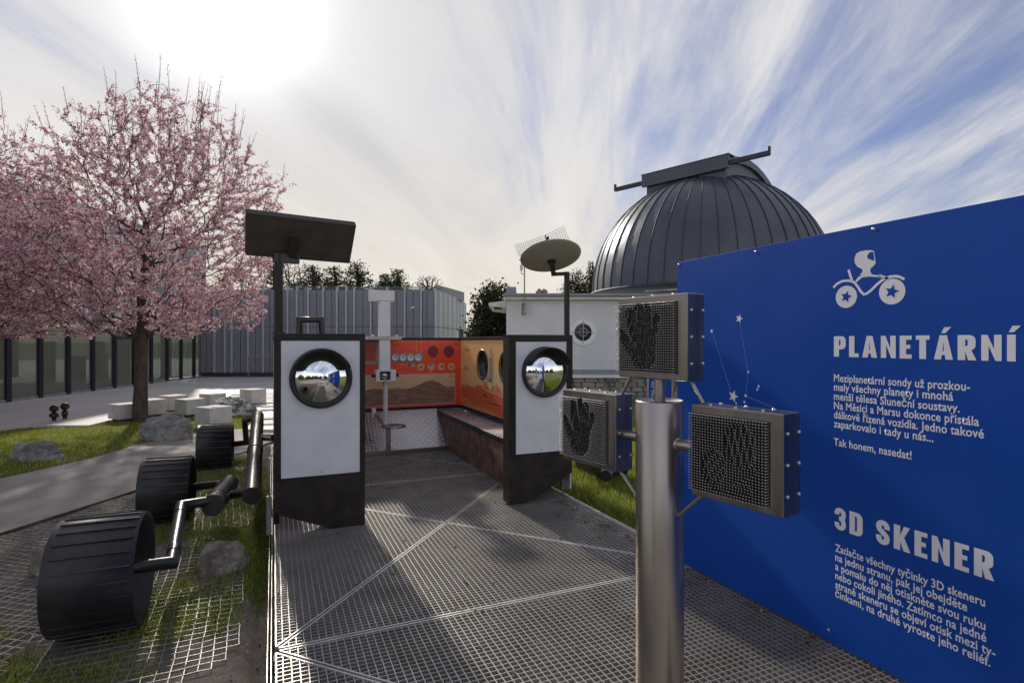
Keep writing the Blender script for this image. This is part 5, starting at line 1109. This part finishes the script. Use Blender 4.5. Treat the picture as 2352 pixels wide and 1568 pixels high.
# background trees
def simple_tree(name, label, px, D_, ztop, zbot, rad, matn, n, size, per, spread, cat='tree', trunk_r=.12, elong=1., seed=1, prof=None, leaves=True, group='pines behind the grey building', bias=.3, tip=.006):
    p = atD(px, 784, D_); rg = np.random.default_rng(seed); t = thing(name, label, cat, (p.x, p.y, -.1), group)
    prof = prof or [(zbot, rad*.8), (zbot+(ztop-zbot)*.3, rad), (zbot+(ztop-zbot)*.7, rad*.7), (ztop, rad*.1)]
    cpt = crown_points(n, (p.x, p.y), prof, rg); Pq, pr, rq = grow((p.x, p.y, -.1), (p.x, p.y, zbot), cpt, bias, tip, 2.3); rq = np.minimum(rq, trunk_r)
    tree_mesh(Pq, pr, rq, 'trunk', M_['bark'], t, trunk_r*.45, 9, curve=False); tree_mesh(Pq, pr, rq, 'branches', M_['bark'], t, 0, trunk_r*.45, curve=False)
    if leaves: leaf_mesh('crown', Pq[3:], size, matn, t, per, spread, rg=rg, elong=elong)
    return t
def pine(label, px, D_, ytop, ybot, wpx, seed):
    zt_ = 1.6+(784-ytop)/1270*D_; zb_ = 1.6+(784-ybot)/1270*D_; p = atD(px, 784, D_); rg = np.random.default_rng(seed); t = thing('pine_tree', label, 'tree', (p.x, p.y, -.1), 'pines behind the grey building'); rad = wpx/2/1270*D_
    m = MB(); m.tube([(p.x, p.y, -.1), (p.x+.1, p.y, (zt_+zb_)/2), (p.x, p.y, zt_-.1)], [.22, .13, .03], 7); m.build('trunk', M_['bark'], t); cen_ = []; m = MB(); z = zb_-.8
    while z < zt_:
        k = (zt_-z)/(zt_-zb_+.8); a00 = rg.uniform(0, 6.28); nbv = 4
        for q_ in range(nbv):
            a = a00+q_*1.57+rg.normal(0, .3); L_ = rad*(.12+1.9*min(k, .85))*rg.uniform(.4, 1.2); e = Vector((p.x+math.cos(a)*L_, p.y+math.sin(a)*L_, z+L_*rg.uniform(.1, .45))); s0 = Vector((p.x, p.y, z)); m.tube([s0, e], [.05, .015], 4, cap=False)
            for q in ([.55, .8, 1.0] if L_ > .5 else [.9]): cen_.append(s0.lerp(e, q)+Vector((rg.normal(0, .07), rg.normal(0, .07), .07)))
        z += (zt_-zb_)*.13
    m.build('branches', M_['bark'], t); leaf_mesh('crown', [tuple(c) for c in cen_], .05, M_['needles'], t, 20, (.20, .20, .07), rg=rg, elong=1.5)
pine('dark pine above the grey building, leftmost of the row', 717, 36, 613, 668, 66, 1)
pine('broad dark pine above the grey building, second from left', 768, 38, 617, 672, 70, 2)
pine('dark pine above the grey building beside the rover mast', 820, 35, 607, 668, 58, 3)
pine('small dark pine just left of the mossy roof light', 885, 40, 634, 668, 40, 4)
pine('small pointed pine rising behind the mossy roof light', 913, 38, 624, 668, 40, 5)
pine('dark pine peeping out between solar panel pole and blossom', 628, 37, 590, 665, 60, 12)
def bare(label, px, D_, ytop, ybot, wpx, seed, tr=.1):
    zt_ = 1.6+(784-ytop)/1270*D_; zb_ = 1.6+(784-ybot)/1270*D_; rad = wpx/2/1270*D_
    simple_tree('bare_tree', label, px, D_, zt_, max(zb_, .8), rad, None, 260, .01, 1, .01, trunk_r=tr, seed=seed, leaves=False, group='bare trees behind the buildings', tip=.012, prof=[(max(zb_, .8), rad*.5), ((zt_+zb_)/2, rad), (zt_, rad*.6)])
bare('thin bare tree behind the grey building beside the solar panel pole', 680, 34, 598, 665, 90, 6); bare('low bare tree at the right end of the grey building roof', 985, 33, 634, 668, 70, 7); bare('bare tree far off between the two buildings', 1075, 50, 752, 790, 30, 8)
zt8 = lambda y, D_: 1.6+(784-y)/1270*D_
simple_tree('pine_tree', 'dense dark pine between the grey building and the white observatory', 1140, 21, zt8(655, 21), .7, 1.05, M_['needles'], 420, .05, 26, .16, seed=21, prof=[(.6, .6), (1.2, .85), (2.2, .95), (3.0, .8), (3.5, .55), (3.85, .15)], trunk_r=.12, elong=1.4, group='pines beside the observatory')
simple_tree('conifer', 'bushy conifer far off left of the dark pine', 1092, 45, zt8(742, 45), .5, 1.2, M_['needles'], 160, .08, 26, .22, seed=22, elong=1.4, group='pines beside the observatory')
simple_tree('bronze_tree', 'brownish-leaved tree behind the white roof, left of the dome', 1336, 24, zt8(622, 24), 1.4, 1.0, M_['brownleaf'], 420, .045, 24, .13, seed=23, prof=[(1.4, .7), (2.6, .95), (3.6, .85), (4.3, .62), (4.6, .25)], group='trees behind the observatory')
bare('thin twig-topped tree against the left edge of the dome', 1357, 24, 598, 660, 22, 24, .05)

# ------------------------------------------------------------------ things behind the viewer, seen in the round mirrors
simple_tree('bare_tree', 'large leafless tree reflected in the round mirrors', 0, 1, 9, 2.4, 3.6, None, 1, .01, 1, .01) if False else None
rt = thing('bare_tree', 'large leafless tree standing behind the viewer, seen only in the mirrors', 'tree', (2.4, -7, 0), 'bare trees behind the viewer'); rgb = np.random.default_rng(5)
cpt = crown_points(520, (2.4, -7), [(3.0, 1.4), (4.4, 3.2), (6.2, 3.4), (7.8, 2.0), (8.6, .6)], rgb); Pq, pr, rq = grow((2.4, -7, -.1), (2.4, -7, 2.6), cpt, .3, .012, 2.3); rq = np.minimum(rq, .2); tree_mesh(Pq, pr, rq, 'trunk', M_['bark'], rt, .06, 9); tree_mesh(Pq, pr, rq, 'branches', M_['bark'], rt, 0, .06)
for i, (x, y, s_) in enumerate(((-6, -13, 2.2), (-3.4, -15, 2.6), (-9, -10, 2.4), (0.5, -17, 2.2), (5, -16, 2.5), (9, -13, 2.3), (12, -8, 2.5), (-12, -5, 2.6))):
    t = thing('shrub', 'dark rounded shrub behind the viewer, '+['left of the blue board', 'just left of the board', 'far left of the board', 'directly behind the board', 'right of the board', 'farther right of the board', 'at the far right edge', 'nearest the left side'][i], 'shrub', (x, y, -.1), 'shrubs behind the viewer')
    rg = np.random.default_rng(40+i); pts = crown_points(260, (x, y), [(0, s_*.7), (s_*.5, s_), (s_, s_*.6), (s_*1.3, s_*.15)], rg); leaf_mesh('foliage', pts, .10, M_['greyleaf'], t, 22, .26, rg=rg); MB().tube([(x, y, -.1), (x, y, s_*.8)], .08, 6).build('stem', M_['bark'], t)
bs2 = thing('blue_board', 'second blue board behind the viewer, seen only in the mirrors', 'sign', (1.1, -6, 0)); MB().box((1.0, -6.04, .2), (2.2, -6.0, 2.0)).build('board', M_['blue'], bs2)
for k in range(6): MB().box((1.15, -5.998, 1.6-k*.14), (1.75+.1*(k % 3), -5.994, 1.65-k*.14)).build('text_line', M_['print'], bs2)
MB().box((1.05, -6.09, -.1), (1.11, -6.045, 2.0)).build('post', M_['galv'], bs2); MB().box((2.09, -6.09, -.1), (2.15, -6.045, 2.0)).build('post', M_['galv'], bs2)
m = MB(); m.prism([Vector((-5, -12, -.055)), Vector((-.1, -12, -.055)), Vector((-.1, -.2, -.055)), Vector((-2.2, 1.0, -.055)), Vector((-5, 1.6, -.055))], (0, 0, .02)); m.build('path', M_['asphalt'], kind='structure')

# ------------------------------------------------------------------ wire mesh on the soil
def wire_mesh(O, ang, nu, nv, cell, inside, label, seed, jag=.0):
    rg = random.Random(seed); ca, sa = math.cos(ang), math.sin(ang); m = MB()
    def pt(i, j, lift=0):
        x = O[0]+ca*i*cell-sa*j*cell; y = O[1]+sa*i*cell+ca*j*cell
        wv = .010*noise.noise(Vector((x*3, y*3, seed)))+.006*noise.noise(Vector((x*9, y*9, seed))); return Vector((x+wv*.8, y-wv*.8, ground_z(x, y)+.012+.010*noise.noise(Vector((x*2.3, y*2.3, seed+5)))+lift))
    ok = {}
    for i in range(nu+1):
        for j in range(nv+1):
            p = pt(i, j); ok[i, j] = inside(p.x+.04*noise.noise(Vector((i*.7, j*.4, seed))), p.y+.10*noise.noise(Vector((i*.5+9, j*.9, seed))))
    r = .0023
    for i in range(nu+1):
        for j in range(nv+1):
            if not ok[i, j]: continue
            for (di, dj, lf) in ((1, 0, .002), (0, 1, 0)):
                q = (i+di, j+dj)
                if ok.get(q): 
                    a, b_ = pt(i, j, lf), pt(*q, lf); m.bar(a, b_, r*2, r*2)
    o = m.build('wire_mesh', M_['galvd']); return tag(o, label, 'wire mesh', 'wire mesh sheets over the soil')
pe = [Vector(p) for p in path_near]
def left_of_path(x, y):
    # true when (x, y) is on the soil side of the path edge
    for a, b_ in zip(pe[:-1], pe[1:]):
        if min(a.y, b_.y)-.01 <= y <= max(a.y, b_.y)+.01:
            t = (y-a.y)/max(b_.y-a.y, 1e-6); return x > a.x+(b_.x-a.x)*t+.05
    return y < 3
wire_mesh((-2.05, .9), R_(57), 100, 62, .062, lambda x, y: left_of_path(x, y) and x < -1.12+.10*math.sin(y*3) and y > 1.7 and x > -4, 'wire mesh sheet over the soil between the path and the drum wheels', 3)
wire_mesh((-1.75, 2.2), R_(1.5), 27, 62, .062, lambda x, y: -1.25+.1*math.sin(y*4) < x < -.22-.13*math.sin(y*2.6+.6)-.10*math.sin(y*7) and 2.2 < y < 5.35 and math.hypot(x+.45, y-4.45) > .14, 'wire mesh sheet with ragged edge beside the deck', 8)
wire_mesh((-1.0, 5.4), R_(4), 16, 44, .062, lambda x, y: left_of_path(x, y) and -.85 < x < -.14 and 5.5 < y < 8.1, 'wire mesh sheet under the far wheels', 14)
# ------------------------------------------------------------------ grass and litter
def blades(name, pts, h, w, label, seed, lean=.5):
    rg = np.random.default_rng(seed); n = len(pts); P_ = np.asarray(pts); a = rg.uniform(0, 2*np.pi, n); hh = h*rg.uniform(.45, 1.3, n); ww = w*rg.uniform(.6, 1.3, n); dx = np.stack([np.cos(a), np.sin(a), np.zeros(n)], 1); ln = rg.normal(0, lean, (n, 2))*hh[:, None]
    b0 = P_-dx*ww[:, None]/2; b1 = P_+dx*ww[:, None]/2; tp = P_+np.concatenate([ln, hh[:, None]], 1); V = np.stack([b0, b1, tp], 1).reshape(-1, 3)
    me = bpy.data.meshes.new(name); me.vertices.add(3*n); me.vertices.foreach_set('co', V.astype(np.float32).ravel()); me.loops.add(3*n); me.loops.foreach_set('vertex_index', np.arange(3*n, dtype=np.int32)); me.polygons.add(n); me.polygons.foreach_set('loop_start', np.arange(n, dtype=np.int32)*3); me.materials.append(M_['grass']); me.update(calc_edges=True)
    o = bpy.data.objects.new(name, me); COL.objects.link(o); return tag(o, label, 'grass', None, 'stuff')
def scatter(x0, x1, y0, y1, n, dens, seed):
    rg = np.random.default_rng(seed); x = rg.uniform(x0, x1, n); y = rg.uniform(y0, y1, n); d = dens(x, y); k = rg.random(n) < d; x = x[k]; y = y[k]
    ix = np.clip(np.searchsorted(xs, x), 1, nx-1); iy = np.clip(np.searchsorted(ys, y), 1, ny-1); fx = (x-xs[ix-1])/(xs[ix]-xs[ix-1]); fy = (y-ys[iy-1])/(ys[iy]-ys[iy-1])
    z = H0[iy-1, ix-1]*(1-fx)*(1-fy)+H0[iy-1, ix]*fx*(1-fy)+H0[iy, ix-1]*(1-fx)*fy+H0[iy, ix]*fx*fy; return np.stack([x, y, z-.003], 1)
def patchy(x, y, s=1.0): return .55+.45*np.sin(x*4.1+1.7*np.sin(y*2.3))*np.sin(y*3.7+1.1*np.sin(x*3.1))
blades('lawn', scatter(-8.5, .2, 7, 14.4, 260000, lambda x, y: poly_in(x, y, lawn_left)*np.clip(patchy(x, y)+.45, .3, 1), 1), .036, .010, 'short lawn between the path and the plaza', 2)
blades('lawn', scatter(2.86, 6.6, 3.0, 12.5, 240000, lambda x, y: np.clip(patchy(x, y)+.35, .25, 1), 3), .075, .008, 'longer green grass right of the grating deck', 4, .45)
T_soil = lambda x, y: np.clip(turf_amount(x, y)*1.5-.35, 0, 1)*(x < -.05)*(~poly_in(x, y, path_poly))*(~poly_in(x, y, lawn_left))*np.clip(patchy(x*2, y*2)+.2, .1, 1)
blades('grass_tufts', scatter(-2.2, -.05, 2.2, 9.5, 170000, T_soil, 5), .05, .006, 'dark grass tufts between the drum wheels and the deck', 6, .6)
rg = np.random.default_rng(9); n = 1500; pts = scatter(-4, -.05, 1.8, 9, n*2, lambda x, y: (x > -4)*(~poly_in(x, y, path_poly))*.5, 10)
tag(leaf_mesh('leaf_litter', pts+np.array([0, 0, .01]), .010, island_mat('litter', [(.05, .035, .02), (.13, .09, .05), (.22, .18, .12), (.33, .31, .26)], .1), None, 2, .012), 'small dry leaves and grit scattered on the soil', 'litter')
rg3 = np.random.default_rng(77); dl = np.stack([np.where(rg3.random(260) < .6, 2.68-rg3.exponential(.06, 260), rg3.uniform(0, 2.7, 260)), rg3.uniform(1.2, 7.5, 260), np.full(260, .004)], 1); tag(leaf_mesh('dry_leaves', dl, .011, island_mat('dryleaf', [(.09, .05, .02), (.22, .13, .06), (.35, .26, .12)], .1), None, 2, (.012, .012, .002)), 'small dry leaves caught on the grating deck', 'litter')
pts = scatter(-3.2, -.4, 8.2, 14, 2600, lambda x, y: poly_in(x, y, lawn_left)*.55, 12)
tag(leaf_mesh('fallen_petals', pts+np.array([0, 0, .025]), .008, island_mat('petals', [(.55, .42, .42), (.7, .6, .6), (.75, .7, .7)], .2), None, 1, .01), 'pale fallen petals on the lawn', 'petals')
print('objects', len(bpy.data.objects), 'tris', sum(sum(len(p.vertices)-2 for p in o.data.polygons) for o in bpy.data.objects if o.type == 'MESH' and len(o.data.polygons) < 60000))
